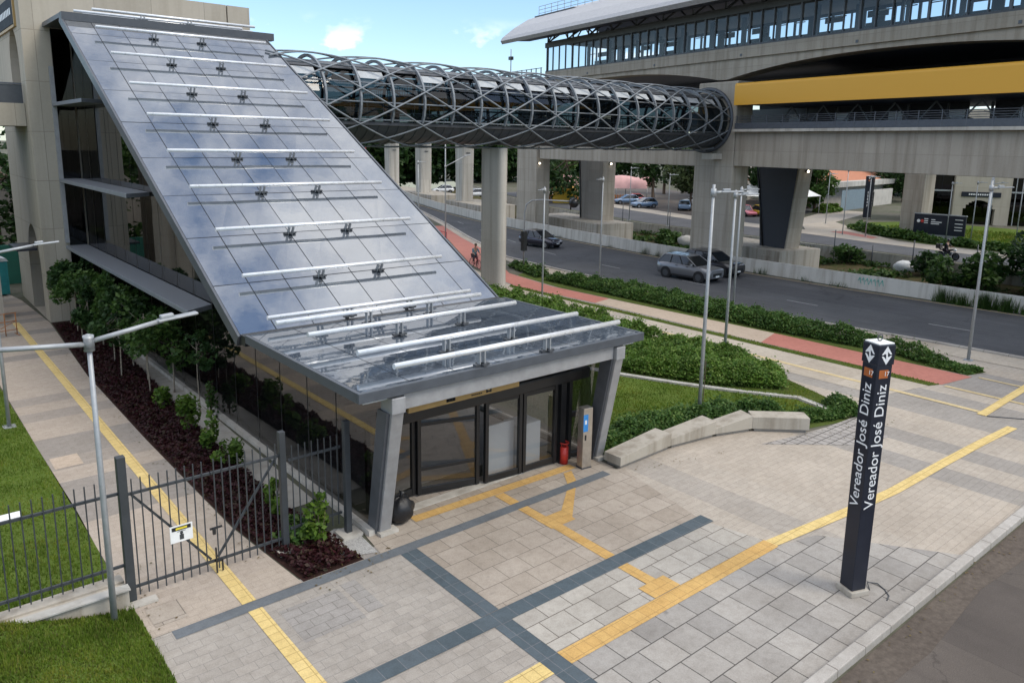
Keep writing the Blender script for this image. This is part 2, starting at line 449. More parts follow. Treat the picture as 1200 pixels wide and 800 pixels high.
paving('kerb_stone', (.42, .39, .35), (.47, .44, .40), 1.0, 1.0, mort=(.2,.18,.16), msize=.012, stain=.6, wear=.3)
asphalt('asphalt', (.088, .088, .092))
asphalt('asphalt_far', (.10, .10, .105))
asphalt('asphalt_brown', (.105, .088, .075))
soil('dirt_film', (.135, .112, .092), (.11, .09, .075), .8)
soil('soil_lawn', (.085, .135, .022), (.12, .165, .035), 2)
soil('soil_bed', (.030, .016, .014), (.05, .025, .02), 6)
soil('soil_bank', (.12, .085, .05), (.055, .07, .025), .9)
soil('ground_mat', (.16, .145, .12), (.10, .11, .07), .2)
soil('verge_mat', (.10, .125, .03), (.07, .10, .022), 3)

leafmat('leaf_hedge', (.035,.090,.018), (.075,.155,.032), (.15,.22,.06))
leafmat('leaf_hedge_light', (.060,.14,.018), (.12,.215,.032), (.20,.27,.07))
leafmat('leaf_tree', (.034,.080,.018), (.065,.13,.030), (.105,.17,.045))
leafmat('leaf_dark', (.020,.050,.016), (.038,.085,.025), (.065,.12,.036))
leafmat('leaf_lime', (.06,.12,.018), (.10,.18,.025), (.15,.22,.04))
leafmat('leaf_willow', (.06,.085,.03), (.09,.125,.05), (.13,.16,.075))
leafmat('leaf_maroon', (.030,.006,.010), (.055,.012,.018), (.045,.035,.016))
leafmat('blade', (.10,.17,.018), (.145,.225,.028), (.22,.25,.06), patch=.9)
leafmat('blade_dry', (.12,.13,.04), (.075,.115,.022), (.16,.15,.06))

# ------------------------------------------------------------------ foliage
def quads_mesh(name, centers, size, mat, parent=None, flat=0.0, aspect=1.6, local=False, seed=0):
    """many small leaf faces, one quad each"""
    r = np.random.default_rng(seed+len(centers))
    n = len(centers)
    nz = r.normal(size=(n, 3)); nz[:, 2] = np.abs(nz[:, 2])*(1+flat)+flat
    nz /= np.linalg.norm(nz, axis=1)[:, None]
    t = r.normal(size=(n, 3)); t -= nz*(t*nz).sum(1)[:, None]; t /= np.linalg.norm(t, axis=1)[:, None]
    bt = np.cross(nz, t)
    s = (size*r.uniform(.45, 1.5, n))[:, None]
    a = t*s*aspect*.5; b = bt*s*.5
    v = np.stack([centers-a, centers-b*1.0+a*.1, centers+a, centers+b*1.0+a*.1], axis=1).reshape(-1, 3)
    if parent is not None and not local: v = v-np.array(parent.location)
    me = bpy.data.meshes.new(name)
    me.vertices.add(4*n); me.vertices.foreach_set('co', v.ravel())
    me.loops.add(4*n); me.loops.foreach_set('vertex_index', np.arange(4*n))
    me.polygons.add(n); me.polygons.foreach_set('loop_start', np.arange(n)*4)
    me.update(calc_edges=True)
    me.materials.append(mat)
    o = bpy.data.objects.new(name, me); COL.objects.link(o)
    if parent is not None: o.parent = parent
    return o

def blades(name, poly, density, h, mat, zf=lambda x, y: 0*x, lean=.5, w=.018):
    xs = [p[0] for p in poly]; ys = [p[1] for p in poly]
    area = (max(xs)-min(xs))*(max(ys)-min(ys))
    n = int(area*density)
    x = rng.uniform(min(xs), max(xs), n); y = rng.uniform(min(ys), max(ys), n)
    k = inpoly(x, y, poly); x = x[k]; y = y[k]; n = len(x)
    z = zf(x, y)
    patch = .6+.8*(np.sin(x*1.7+np.sin(y*1.1)*2)*np.sin(y*1.9+np.sin(x*.7)*2)*.5+.5)
    hh = h*rng.uniform(.5, 1.25, n)*patch
    a = rng.uniform(0, 2*PI, n); ln = rng.uniform(0, lean, n)*hh; a2 = rng.uniform(0, 2*PI, n)
    ww = w*rng.uniform(.7, 1.4, n)
    dx = np.cos(a)*ww; dy = np.sin(a)*ww
    v = np.empty((n, 3, 3))
    v[:, 0] = np.stack([x-dx, y-dy, z-.01], 1); v[:, 1] = np.stack([x+dx, y+dy, z-.01], 1)
    v[:, 2] = np.stack([x+np.cos(a2)*ln, y+np.sin(a2)*ln, z+hh], 1)
    me = bpy.data.meshes.new(name)
    me.vertices.add(3*n); me.vertices.foreach_set('co', v.ravel())
    me.loops.add(3*n); me.loops.foreach_set('vertex_index', np.arange(3*n))
    me.polygons.add(n); me.polygons.foreach_set('loop_start', np.arange(n)*3)
    me.update(calc_edges=True); me.materials.append(mat)
    o = bpy.data.objects.new(name, me); COL.objects.link(o)
    return tag(o, kind='stuff')

def hedge(label, poly, h, density, mat, leaf=.10, group='clipped hedges', name='hedge', zb=0.0, lump=.5, hfun=None):
    cx = sum(p[0] for p in poly)/len(poly); cy = sum(p[1] for p in poly)/len(poly)
    root = empty(name, (cx, cy, zb), 0, label, 'hedge', group)
    xs = [p[0] for p in poly]; ys = [p[1] for p in poly]
    n = int((max(xs)-min(xs))*(max(ys)-min(ys))*density)
    x = rng.uniform(min(xs), max(xs), n); y = rng.uniform(min(ys), max(ys), n)
    k = inpoly(x, y, poly); x = x[k]; y = y[k]; n = len(x)
    # distance to outline -> rounded edges
    d = np.full(n, 1e9)
    for i in range(len(poly)):
        ax, ay = poly[i]; bx, by = poly[(i+1) % len(poly)]
        L2 = (bx-ax)**2+(by-ay)**2+1e-9
        t = np.clip(((x-ax)*(bx-ax)+(y-ay)*(by-ay))/L2, 0, 1)
        d = np.minimum(d, np.hypot(x-ax-t*(bx-ax), y-ay-t*(by-ay)))
    ph = rng.uniform(0, 6, 4)
    top = h*(1+lump*(np.sin(x*2.3+ph[0]+np.sin(y*1.7))*np.sin(y*2.1+ph[1]+np.sin(x*1.3))*.6+np.sin(x*5.1+ph[2])*np.sin(y*5.7+ph[3])*.4))
    if hfun is not None: top = top*hfun(x, y)
    top = top*np.sqrt(np.clip(d/(h*.75), .12, 1))
    u = rng.uniform(0, 1, n)
    z = zb+top*np.where(rng.uniform(0, 1, n) < .62, .86+.2*u, u)
    sh = rng.uniform(0, 1, n) < .05
    z = z+sh*rng.uniform(.03, .30, n)*min(1, h*1.3)
    x = x+rng.normal(0, .05, n)+sh*rng.normal(0, .10, n); y = y+rng.normal(0, .05, n)+sh*rng.normal(0, .10, n)
    q = quads_mesh('foliage', np.stack([x, y, z], 1), leaf, mat, root, flat=.4)
    # dark twigs inside
    mb = MB(); ns = min(160, max(6, n//150))
    for i in range(ns):
        j = rng.integers(0, n); a = rng.uniform(0, 6.28); tz = zb+top[j]*.8
        mb.tube([(x[j], y[j], zb), (x[j]+.12*math.cos(a), y[j]+.12*math.sin(a), tz)], [.012, .006], 4, caps=False)
    mb.build('stems', MATS['bark'], root, recalc=False)
    return root

def crown_points(n, rx, ry, rz, zc, clumps=14, tight=.33, seed=1, hollow=.45):
    r = np.random.default_rng(seed)
    c = r.normal(size=(clumps, 3)); c /= np.linalg.norm(c, axis=1)[:, None]
    c *= (r.uniform(hollow, 1.0, clumps))[:, None]
    rad = r.uniform(.7, 1.3, clumps)*tight
    idx = r.integers(0, clumps, n)
    p = r.normal(size=(n, 3)); p /= np.linalg.norm(p, axis=1)[:, None]
    p *= (r.uniform(.25, 1, n)**.5)[:, None]
    q = c[idx]+p*rad[idx][:, None]
    q = q*np.array([rx, ry, rz]); q[:, 2] += zc
    return q, c*np.array([rx, ry, rz])+np.array([0, 0, zc])

def tree(name, loc, H, rx, rz, n, leaf, mat, label, group=None, seed=1, trunk_r=None, clumps=14, tight=.33, bark='bark', zc=None, cat='tree', lean=0.0):
    root = empty(name, loc, random.uniform(0, 6.28), label, cat, group)
    zc = zc if zc is not None else H-rz
    tr = trunk_r or H*.022
    q, c = crown_points(n, rx, rx, rz, zc, clumps, tight, seed)
    mb = MB()
    top = Vector((lean*H*.3, 0, zc+rz*.25))
    mid = Vector((lean*H*.12+random.uniform(-.04, .04)*H*.3, random.uniform(-.03, .03)*H*.3, zc*.55))
    mb.tube([(0,0,-.05), (0,0,.15), mid, top], [tr*1.35, tr*1.05, tr*.85, tr*.35], 7)
    for i in range(min(9, len(c))):
        t = random.uniform(.45, .95); s = mid.lerp(top, t)
        e = Vector(c[i])
        mb.tube([s, s.lerp(e, .5)+Vector((0,0,-.06*rz)), e], [tr*.42, tr*.28, tr*.1], 5, caps=False)
    mb.build('trunk', MATS[bark], root, local=True, recalc=False)
    quads_mesh('crown', q, leaf, mat, root, flat=.25, local=True, seed=seed)
    return root


# ------------------------------------------------------------------ camera, sky, sun
cam = bpy.data.cameras.new('camera'); camo = bpy.data.objects.new('camera', cam); COL.objects.link(camo)
PIT, ROL, YAW = 0.1946, 0.01649, -0.70055
fw = Vector((0, math.cos(PIT), -math.sin(PIT))); rt = Vector((1, 0, 0)); up = rt.cross(fw)
r2 = rt*math.cos(ROL)+up*math.sin(ROL); u2 = up*math.cos(ROL)-rt*math.sin(ROL)
Mz = Matrix(((math.cos(YAW), -math.sin(YAW), 0), (math.sin(YAW), math.cos(YAW), 0), (0, 0, 1)))
FW, RR, UU = Mz@fw, Mz@r2, Mz@u2
camo.matrix_world = Matrix(((RR.x, UU.x, -FW.x, 0), (RR.y, UU.y, -FW.y, 0), (RR.z, UU.z, -FW.z, 9.0), (0, 0, 0, 1)))
cam.sensor_width = 36; cam.lens = 897.0/1200*36; cam.shift_y = -54.7/1200
cam.clip_start = .1; cam.clip_end = 4000
SC.camera = camo

SUN = Vector((.30, -.58, .76)).normalized()
elev = math.asin(SUN.z); az = math.atan2(SUN.x, SUN.y)
w = bpy.data.worlds.new('World'); SC.world = w; w.use_nodes = True
nt = w.node_tree; bg = nt.nodes['Background']
sky = N(nt, 'ShaderNodeTexSky', sky_type='NISHITA'); sky.sun_disc = False
sky.sun_elevation = elev; sky.sun_rotation = az; sky.air_density = 1.0; sky.dust_density = .6; sky.ozone_density = 1.5
tc = N(nt, 'ShaderNodeTexCoord').outputs['Generated']
sp = N(nt, 'ShaderNodeSeparateXYZ'); L(nt, tc, sp.inputs[0])
zz = math_(nt, 'ADD', math_(nt, 'MAXIMUM', sp.outputs[2], 0.0), .16)
cb = N(nt, 'ShaderNodeCombineXYZ')
L(nt, math_(nt, 'DIVIDE', sp.outputs[0], zz), cb.inputs[0]); L(nt, math_(nt, 'DIVIDE', sp.outputs[1], zz), cb.inputs[1])
cb.inputs[2].default_value = 3.7
c1 = noise(nt, cb.outputs[0], 1.9, 8, .58)
cov = ramp(nt, c1, [(.41, (0,0,0)), (.53, (1,1,1))])
# low cumulus near the horizon
c2 = noise(nt, vmul(nt, tc, (5.5, 5.5, 9.0)), 1.3, 7, .55)
low = math_(nt, 'MULTIPLY', ramp(nt, c2, [(.56, (0,0,0)), (.62, (1,1,1))]), ramp(nt, sp.outputs[2], [(.10, (1,1,1)), (.15, (0,0,0))]))
# the cloud deck is overhead, the sky is clear low down
thin = ramp(nt, sp.outputs[2], [(.26, (0,0,0)), (.45, (1,1,1))])
cov = math_(nt, 'MAXIMUM', math_(nt, 'MULTIPLY', cov, thin), low)
shade = noise(nt, cb.outputs[0], 2.6, 5, .6)
cc = mixc(nt, shade, (5.0, 5.2, 5.7, 1), (10.5, 10.5, 10.5, 1))
skc = mixc(nt, 1.0, sky.outputs[0], (.88, .97, 1.06, 1), 'MULTIPLY')
L(nt, mixc(nt, cov, skc, cc), bg.inputs['Color'])
bg.inputs['Strength'].default_value = .15
sl = bpy.data.lights.new('sun', 'SUN'); sl.energy = 1.45; sl.angle = R(24); sl.color = (1, .93, .82)
so = bpy.data.objects.new('sun', sl); COL.objects.link(so); so.rotation_euler = (-SUN).to_track_quat('-Z', 'Y').to_euler()
so.location = (0, -20, 60)
SC.view_settings.view_transform = 'Standard'; SC.view_settings.look = 'None'
SC.view_settings.exposure = 0.46; SC.view_settings.gamma = 1
SC.cycles.max_bounces = 8; SC.cycles.transparent_max_bounces = 16; SC.cycles.glossy_bounces = 4; SC.cycles.diffuse_bounces = 3
SC.cycles.caustics_reflective = False; SC.cycles.caustics_refractive = False
SC.cycles.use_denoising = True
SC.cycles.sample_clamp_indirect = 6

M = MATS
# ------------------------------------------------------------------ ground and paving (the setting)
# ground with the canal cut out of it
NEARB = [(50.3,-60),(50.1,5),(50.0,14),(49.8,24),(49.9,34),(51.4,48),(53.5,68),(57.2,88),(64,112),(80,150)]
FARB = [(68.0,-60),(67.6,5),(67.6,14),(67.8,24),(69.4,34),(70.2,48),(70.5,60),(77,84),(90,112),(110,150)]
mb = MB()
nn = len(NEARB)
vs = [(-300,-60,-.012)]+[(x,y,-.012) for x,y in NEARB]+[(-300,150,-.012)]
mb.add(vs, [tuple(range(len(vs)))])
vs = [(900,-60,-.012),(900,150,-.012)]+[(x,y,-.012) for x,y in NEARB[::-1][:0]]+[(x,y,-.012) for x,y in FARB[::-1]]
mb.add(vs, [tuple(range(len(vs)))])
mb.quad((-300,150,-.012),(900,150,-.012),(1500,1600,-.012),(-1200,1600,-.012))
mb.quad((-300,-500,-.012),(900,-500,-.012),(900,-60,-.012),(-300,-60,-.012))
mb.quad((-1200,-500,-.012),(-300,-500,-.012),(-300,150,-.012),(-1200,1600,-.012))
mb.quad((900,-500,-.012),(1500,-500,-.012),(1500,1600,-.012),(900,150,-.012))
g = mb.build('ground', M['ground_mat'], recalc=False); tag(g, kind='structure')
for p in g.data.polygons:
    if p.normal.z < 0: p.flip()
def offs(line, d): return [(x+d, y) for x, y in line]
def slope(name, la, za, lb, zb, mat):
    n = len(la); mb = MB()
    mb.add([(x,y,za) for x,y in la]+[(x,y,zb) for x,y in lb], [(i,i+1,n+i+1,n+i) for i in range(n-1)])
    o = mb.build(name, mat, recalc=False)
    for p in o.data.polygons:
        if p.normal.z < 0: p.flip()
    return tag(o, kind='structure')
slope('canal_bank', NEARB, -.012, offs(NEARB, 3.0), -2.9, M['soil_bank'])
slope('canal_bed', offs(NEARB, 3.0), -2.9, offs(FARB, -6.0), -2.9, M['soil_bank'])
slope('canal_bank', offs(FARB, -6.0), -2.9, offs(FARB, -5.9), -1.75, M['concrete_dirty'])
slope('canal_terrace', offs(FARB, -5.9), -1.75, offs(FARB, -.25), -1.15, M['soil_bank'])
slope('canal_bank', offs(FARB, -.25), -1.15, offs(FARB, -.05), -.012, M['concrete_dirty'])

Z1, Z2, Z3, Z4 = .004, .008, .012, .016
# pavement: banded pavers over the whole forecourt, zones above it
sheet('plaza_pavement', [(3.1,5.55),(40,5.25),(37.6,24),(38.3,40),(31.0,40),(28.2,36),(28.2,21.0),(28.2,17.5),(26.0,12.2),(25.3,11.25),(22.6,11.75),(21.2,13.0),(19.8,13.45),(17.9,13.7),(15.45,13.62),(15.3,14.9),(3.1,13.6)], Z1-.004, M['pav_bands'])
sheet('fine_pavement', [(3.1,3.0),(8.25,5.4),(8.25,13.45),(7.5,13.78),(3.1,13.76)], Z1, M['pav_fine'])
sheet('entrance_pavement', [(8.65,10.5),(14.9,10.4),(15.6,13.45),(8.65,13.45)], Z2, M['pav_warm'])
sheet('entrance_pavement', [(7.9,13.75),(15.5,13.75),(15.5,15.3),(8.2,15.9)], Z2, M['pav_warm'])
sheet('slab_pavement', [(8.65,8.85),(15.2,8.75),(14.9,10.05),(8.65,10.15)], Z2, M['pav_pale'])
sheet('slab_pavement', [(8.65,5.55),(18.2,5.5),(16.4,8.1),(15.2,8.40),(8.65,8.50)], Z2, M['pav_grey'])
paving('pav_cover', (.325, .305, .28), (.36, .335, .31), .40, .25, mort=(.2,.18,.16), msize=.006, stain=.6)
sheet('utility_cover', [(5.25,11.9),(6.5,11.9),(6.5,13.1),(5.25,13.1)], Z2, M['pav_cover'])
sheet('utility_cover', [(6.6,12.0),(6.95,12.0),(6.95,13.2),(6.6,13.2)], Z2, M['pav_cover'])
sheet('worn_pavement', [(20.4,12.1),(22.6,10.3),(24.2,9.9),(25.3,11.5),(22.9,11.6)], Z2, M['pav_patch'])
sheet('paving_band', [(3.45,13.45),(15.05,13.45),(15.05,13.75),(3.45,13.75)], Z3, M['band_slate'])
sheet('paving_band', [(5.0,10.13),(15.05,10.03),(15.05,10.42),(5.0,10.52)], Z3+.003, M['band_tile'])
sheet('paving_band', [(8.22,5.5),(8.64,5.5),(8.64,10.13),(8.22,10.13)], Z3, M['band_tile'])
sheet('paving_band', [(8.22,10.50),(8.64,10.50),(8.64,13.45),(8.22,13.45)], Z3, M['band_tile'])
# tactile paths
TY = (4.78, 5.06)
sheet('tactile_path', [(TY[0],3),(TY[1],3),(TY[1],13.45),(TY[0],13.45)], Z4, M['tactile'])
sheet('tactile_path', [(TY[0],13.75),(TY[1],13.75),(TY[1],43.5),(TY[0],43.5)], Z4, M['tactile'])
sheet('tactile_path', [(6.0,8.42),(8.22,8.44),(8.22,8.82),(6.0,8.80)], Z4, M['tactile'])
sheet('tactile_path', [(8.64,8.44),(15.2,8.36),(15.2,8.74),(8.64,8.82)], Z4, M['tactile_orange'])
CV = [(15.2,8.55),(18.3,8.2),(20.3,8.02),(23.4,7.95),(26.0,7.86),(28.4,7.72)]
strip('tactile_path', [(x,y-.15) for x,y in CV], [(x,y+.15) for x,y in CV], Z4, M['tactile'])
sheet('tactile_path', [(11.35,8.80),(12.15,8.79),(12.15,9.25),(11.35,9.25)], Z4+.004, M['tactile_orange'])
sheet('tactile_path', [(11.62,9.25),(11.92,9.25),(11.92,10.06),(11.62,10.06)], Z4, M['tactile_orange'])
sheet('tactile_path', [(11.66,10.46),(11.96,10.46),(12.0,12.2),(11.7,12.2)], Z4, M['tactile_orange'])
sheet('tactile_path', [(11.65,12.2),(12.45,12.2),(12.45,12.75),(11.65,12.75)], Z4, M['tactile_orange'])
sheet('tactile_path', [(11.66,12.75),(11.96,12.75),(11.96,13.45),(11.66,13.45)], Z4, M['tactile_orange'])
sheet('tactile_path', [(11.66,13.75),(11.96,13.75),(11.96,14.40),(11.66,14.40)], Z4, M['tactile_orange'])
sheet('tactile_path', [(12.45,12.32),(12.45,12.72),(13.35,13.45),(13.68,13.45)], Z4, M['tactile_orange'])
sheet('tactile_path', [(13.66,13.75),(14.0,13.75),(14.35,14.30),(14.05,14.30)], Z4, M['tactile_orange'])
sheet('tactile_path', [(9.3,14.48),(14.6,14.36),(14.6,14.66),(9.3,14.78)], Z4, M['tactile_orange'])
sheet('tactile_path', [(29.1,8.7),(29.34,8.7),(29.6,34),(29.36,34)], Z4, M['tactile_faded'])
sheet('tactile_path', [(31.35,4),(31.55,4),(31.55,11.0),(31.35,11.0)], Z4, M['tactile_faded'])
sheet('tactile_path', [(33.7,4),(33.85,4),(33.85,10.6),(33.7,10.6)], Z4, M['tactile_faded'])
sheet('tactile_path', [(28.9,8.68),(36.2,8.86),(36.2,9.16),(28.9,8.98)], Z4+.004, M['tactile'])
# walk along the building
sheet('walkway', [(3.1,13.75),(6.05,13.75),(5.75,17),(5.7,24),(5.75,32),(6.25,42.6),(6.0,49.5),(4.6,60),(2.6,60),(2.95,40)], Z1, M['pav_path'])
sheet('concrete_strip', [(7.15,17.0),(7.9,17.0),(8.0,24),(8.3,36),(7.75,36),(7.3,24)], Z1, M['concrete_pale'])
sheet('planting_bed', [(6.08,13.78),(7.5,13.78),(7.15,17.5),(7.3,24),(7.75,36),(7.7,42.5),(6.3,42.5),(5.75,32),(5.7,24),(5.78,17)], Z1, M['soil_bed'])
sheet('gravel_patch', [(7.2,14.1),(7.88,13.85),(7.98,15.2),(7.6,15.4),(7.15,15.2)], Z3, M['gravel_pale'])
sheet('utility_cover', [(3.25,14.05),(3.85,14.05),(3.85,14.75),(3.25,14.75)], Z3, M['pav_warm'])
sheet('utility_cover', [(3.15,23.1),(3.85,23.1),(3.85,24.0),(3.15,24.0)], Z3, M['cycle_beige'])
# lawns beside the walk; the front one is a bank that rises away from the walk
sheet('lawn', [(-40,15.75),(3.05,15.75),(3.1,20),(2.95,32),(2.8,44),(-40,44)], Z1, M['soil_lawn'])
def bank_z(x, y):
    t = np.clip((3.1-x)/2.6, 0, 1); t2 = np.clip((15.7-y)/1.2, 0, 1)
    return .62*t*t*(3-2*t)*np.minimum(1, .45+.75*t2)+.01
GXS = np.linspace(-14, 3.1, 40); GYS = np.linspace(4, 15.5, 28)
mb = MB()
vv = [(x, y, float(bank_z(np.array(x), np.array(y)))) for y in GYS for x in GXS]
mb.add(vv, [(j*40+i, j*40+i+1, (j+1)*40+i+1, (j+1)*40+i) for j in range(27) for i in range(39)], True)
tag(mb.build('lawn', M['soil_lawn'], recalc=False), kind='structure')
blades('grass', [(-6,15.85),(3.02,15.85),(3.06,20),(2.95,32),(2.8,43),(-9,43)], 420, .085, M['blade'], w=.016)
blades('grass', [(-4,8.5),(3.1,8.5),(3.1,15.15),(-4,15.15)], 1500, .085, M['blade'], zf=bank_z, w=.013)
blades('grass', [(-4,8.5),(3.08,8.5),(3.08,15.15),(-4,15.15)], 350, .07, M['blade_dry'], zf=bank_z, w=.013)
# lawn right of the entrance, gravel drain, hedges
LAWN = [(16.2,14.9),(19.0,14.7),(22.4,13.6),(24.9,12.3),(25.3,13.7),(24.0,15.8),(23.1,17.6),(22.2,19.7),(21.2,24),(20.8,36),(16.4,36)]
sheet('lawn', LAWN, Z1, M['soil_lawn'])
sheet('planting_bed', [(22.2,19.7),(23.1,17.6),(24.0,15.8),(25.3,13.7),(24.9,12.3),(26.0,12.25),(28.15,17.5),(28.15,36),(20.8,36),(21.2,24)], Z1, M['verge_mat'])
sheet('planting_bed', [(15.65,13.6),(17.9,13.75),(19.7,13.5),(21.1,13.1),(22.5,12.0),(25.6,11.2),(26.0,12.3),(24.9,12.3),(22.4,13.6),(19.0,14.7),(16.2,14.9),(15.65,14.9)], Z1-.007, M['verge_mat'])
DR = [(20.9,24),(22.2,19.7),(23.1,17.6),(24.0,15.8),(25.3,13.7),(24.9,12.2)]
strip('gravel_drain', DR, [(x+.42,y+.12) for x,y in DR], Z3, M['gravel_pale'])
mb = MB()
for a, b in zip(DR[1:], DR[2:]): mb.beam((a[0],a[1],.04), (b[0],b[1],.04), .10, .10)
tag(mb.build('drain_kerb', M['concrete_pale']), kind='structure')
blades('grass', [(25.35,13.6),(25.05,12.35),(26.0,12.3),(28.1,17.4),(28.1,18.0),(27.3,15.2),(25.9,14.4),(24.5,15.9),(24.4,15.7)], 420, .06, M['blade'], w=.018)
blades('grass', LAWN[:8]+[(21.6,21.5),(16.4,21.5)], 420, .07, M['blade'], w=.018)
# main walk, cycle path, verge, road
sheet('sidewalk', [(28.2,12),(31.0,11.4),(31.0,37.5),(33.4,44),(40.2,60),(35,64),(28.2,40)], Z2, M['sidewalk'])
sheet('verge', [(30.95,11.4),(31.5,11.2),(31.5,37.5),(30.95,37)], Z3, M['verge_mat'])
blades('grass', [(30.95,11.4),(31.5,11.2),(31.5,37.5),(30.95,37)], 260, .06, M['blade'], w=.03)
sheet('cycle_path', [(31.5,11.15),(33.65,10.8),(33.75,19.8),(31.6,19.2)], Z2+.002, M['cycle_red'])
sheet('cycle_path', [(31.6,19.2),(33.75,19.8),(33.4,30.6),(31.8,30.2)], Z2+.002, M['cycle_beige'])
sheet('cycle_path', [(31.8,30.2),(33.4,30.6),(33.3,35.5),(34.3,41),(37.5,46.5),(44.5,59.5),(49,69),(47,70),(42.2,59.8),(34.6,46),(32.6,41),(31.5,37.0)], Z2+.002, M['cycle_red'])
sheet('planting_bed', [(33.75,11.0),(34.9,10.7),(36.4,17),(36.9,24),(36.9,31),(35.9,41),(34.2,40),(33.4,35),(33.6,24)], Z2, M['verge_mat'])
# sidewalk at the road edge (kerb step down to the road)
RN = [(38.9,-40),(38.8,8),(38.4,14),(37.6,22),(37.9,31),(38.3,40),(39.2,47),(44.6,59.5),(49.6,70),(54,80),(60,94),(70,116),(86,148)]
RF = [(49.8,-40),(49.55,8),(49.3,14),(49.0,24),(49.2,34),(50.1,42),(51.2,50),(53.2,62),(55.6,73),(58.6,84),(63.4,98),(72,118),(88,150)]
strip('road', RN, RF, .001, M['asphalt'])
strip('sidewalk', [(x-2.0 if y < 45 else x-.9, y) for x, y in RN], [(x-.22, y) for x, y in RN], Z4, M['sidewalk'])
mb = MB()
for a, b in zip(RN, RN[1:]): mb.beam((a[0]-.1,a[1],.03), (b[0]-.1,b[1],.03), .2, .14)
tag(mb.build('kerb', M['kerb_stone']), kind='structure')
def lerp2(line, y):
    for a, b in zip(line, line[1:]):
        if a[1] <= y <= b[1]:
            t = (y-a[1])/(b[1]-a[1]); return a[0]+(b[0]-a[0])*t
    return line[-1][0]
mb = MB()
y = 6.0
while y < 74:
    x0 = lerp2(RN, y)*.62+lerp2(RF, y)*.38; x1 = lerp2(RN, y+2)*.62+lerp2(RF, y+2)*.38
    if y > 1: mb.quad((x0-.05,y,.006),(x0+.05,y,.006),(x1+.05,y+2,.006),(x1-.05,y+2,.006))
    y += 8
tag(mb.build('lane_marking', M['line_white'], recalc=False), kind='structure')
strip('edge_marking', [(x-.42,y) for x,y in RF], [(x-.30,y) for x,y in RF], .006, M['tactile_faded'])
# street below the forecourt, bottom right
sheet('street', [(-20,-40),(60,-40),(60,5.02),(38.8,5.02),(10,5.25),(-20,5.4)], .002, M['asphalt_brown'])
strip('dirt_film', [(10,4.75),(14,4.55),(17,4.75),(20,4.5),(24,4.7),(30,4.6),(38,4.7)], [(10,5.26),(14,5.23),(17,5.21),(20,5.19),(24,5.17),(30,5.14),(38,5.1)], .006, M['dirt_film'])
mb = MB()
mb.beam((3.1,5.47,.06), (38.7,5.20,.06), .22, .18)
tag(mb.build('kerb', M['kerb_stone'], bevel=.02), kind='structure')
# second road, far walks and forecourt beyond the canal
R2N = [(68.2,-40),(68.2,14),(68.6,24),(70.0,34),(70.8,48),(71.4,60),(78,84),(91,112)]
R2F = [(75.2,-40),(75.0,14),(74.6,24),(75.6,34),(77.5,44),(79.5,60),(86.5,84),(100,112)]
strip('road', R2N, R2F, .001, M['asphalt_far'])
strip('sidewalk', R2F, [(x+3.6,y) for x,y in R2F], Z2, M['sidewalk'])
sheet('sidewalk', [(79,33.5),(81,36),(93,47.5),(112,52),(112,58),(92,52),(80.6,44.5),(78.6,40)], Z3, M['sidewalk'])
sheet('cycle_path', [(78.9,36.2),(80.6,36.4),(83.5,41.5),(81.5,42.2)], Z4, M['cycle_red'])
sheet('road', [(83,46),(92,53),(112,59.5),(150,66),(150,76),(110,68),(96,66.5),(80,60)], Z1, M['asphalt'])
sheet('lawn', [(79.2,14),(104,16),(104,42),(97,45),(88,42),(82,36.5),(79.4,31)], Z1, M['soil_lawn'])
sheet('forecourt', [(80.5,60),(100,67),(120,72),(132,110),(96,112),(87,84)], Z1, M['asphalt_brown'])

# ------------------------------------------------------------------ station entrance: glazed hall with canopy and ramped roof
EX0, EX1 = 7.2, 16.0
GXW = 8.2                                   # plane of the glazed side wall
ent = empty('station_entrance', (11.6, 15, 0), 0, 'glass station entrance with steep glazed ramp roof and flat canopy', 'station entrance')
YA, ZA, YB, ZB = 19.7, 3.85, 38.6, 14.05     # foot and head of the ramped roof
def rp(y, off=0.0):                          # point on ramp (y, z), offset along the normal
    t = (y-YA)/(YB-YA); z = ZA+t*(ZB-ZA)
    ny, nz = -(ZB-ZA), (YB-YA); l = math.hypot(ny, nz)
    return y+ny/l*off, z+nz/l*off
# ramp deck (steel tray under the panels)
mb = MB()
a0, a1, b0, b1 = rp(YA, -.03), rp(YB, -.03), rp(YA, -.30), rp(YB, -.30)
mb.hexa([(EX0,b0[0],b0[1]),(EX1,b0[0],b0[1]),(EX1,b1[0],b1[1]),(EX0,b1[0],b1[1]),(EX0,a0[0],a0[1]),(EX1,a0[0],a0[1]),(EX1,a1[0],a1[1]),(EX0,a1[0],a1[1])])
mb.build('roof_tray', M['steel_dark'], ent)
# glass panels in a grid, each very slightly out of plane as real panes are
mb = MB()
xs = [EX0+.02, 8.24, 9.35, 10.46, 11.57, 12.69, 13.82, 14.95, EX1-.02]
ys = [YA+.02, 21.67, 23.77, 25.88, 28.01, 30.23, 32.45, 34.71, 37.01, YB-.02]
g = .014
for j in range(len(ys)-1):
    for i in range(len(xs)-1):
        x0, x1, y0, y1 = xs[i]+g, xs[i+1]-g, ys[j]+g, ys[j+1]-g
        o = [random.uniform(-.006, .006) for _ in range(4)]
        p = [rp(y0,o[0]), rp(y0,o[1]), rp(y1,o[2]), rp(y1,o[3])]; q = [rp(y0,-.025), rp(y0,-.025), rp(y1,-.025), rp(y1,-.025)]
        X = [x0,x1,x1,x0]
        mb.hexa([(X[k],q[k][0],q[k][1]) for k in range(4)]+[(X[k],p[k][0],p[k][1]) for k in range(4)])
mb.build('roof_glazing', M['roof_glass'], ent)
mb = MB()
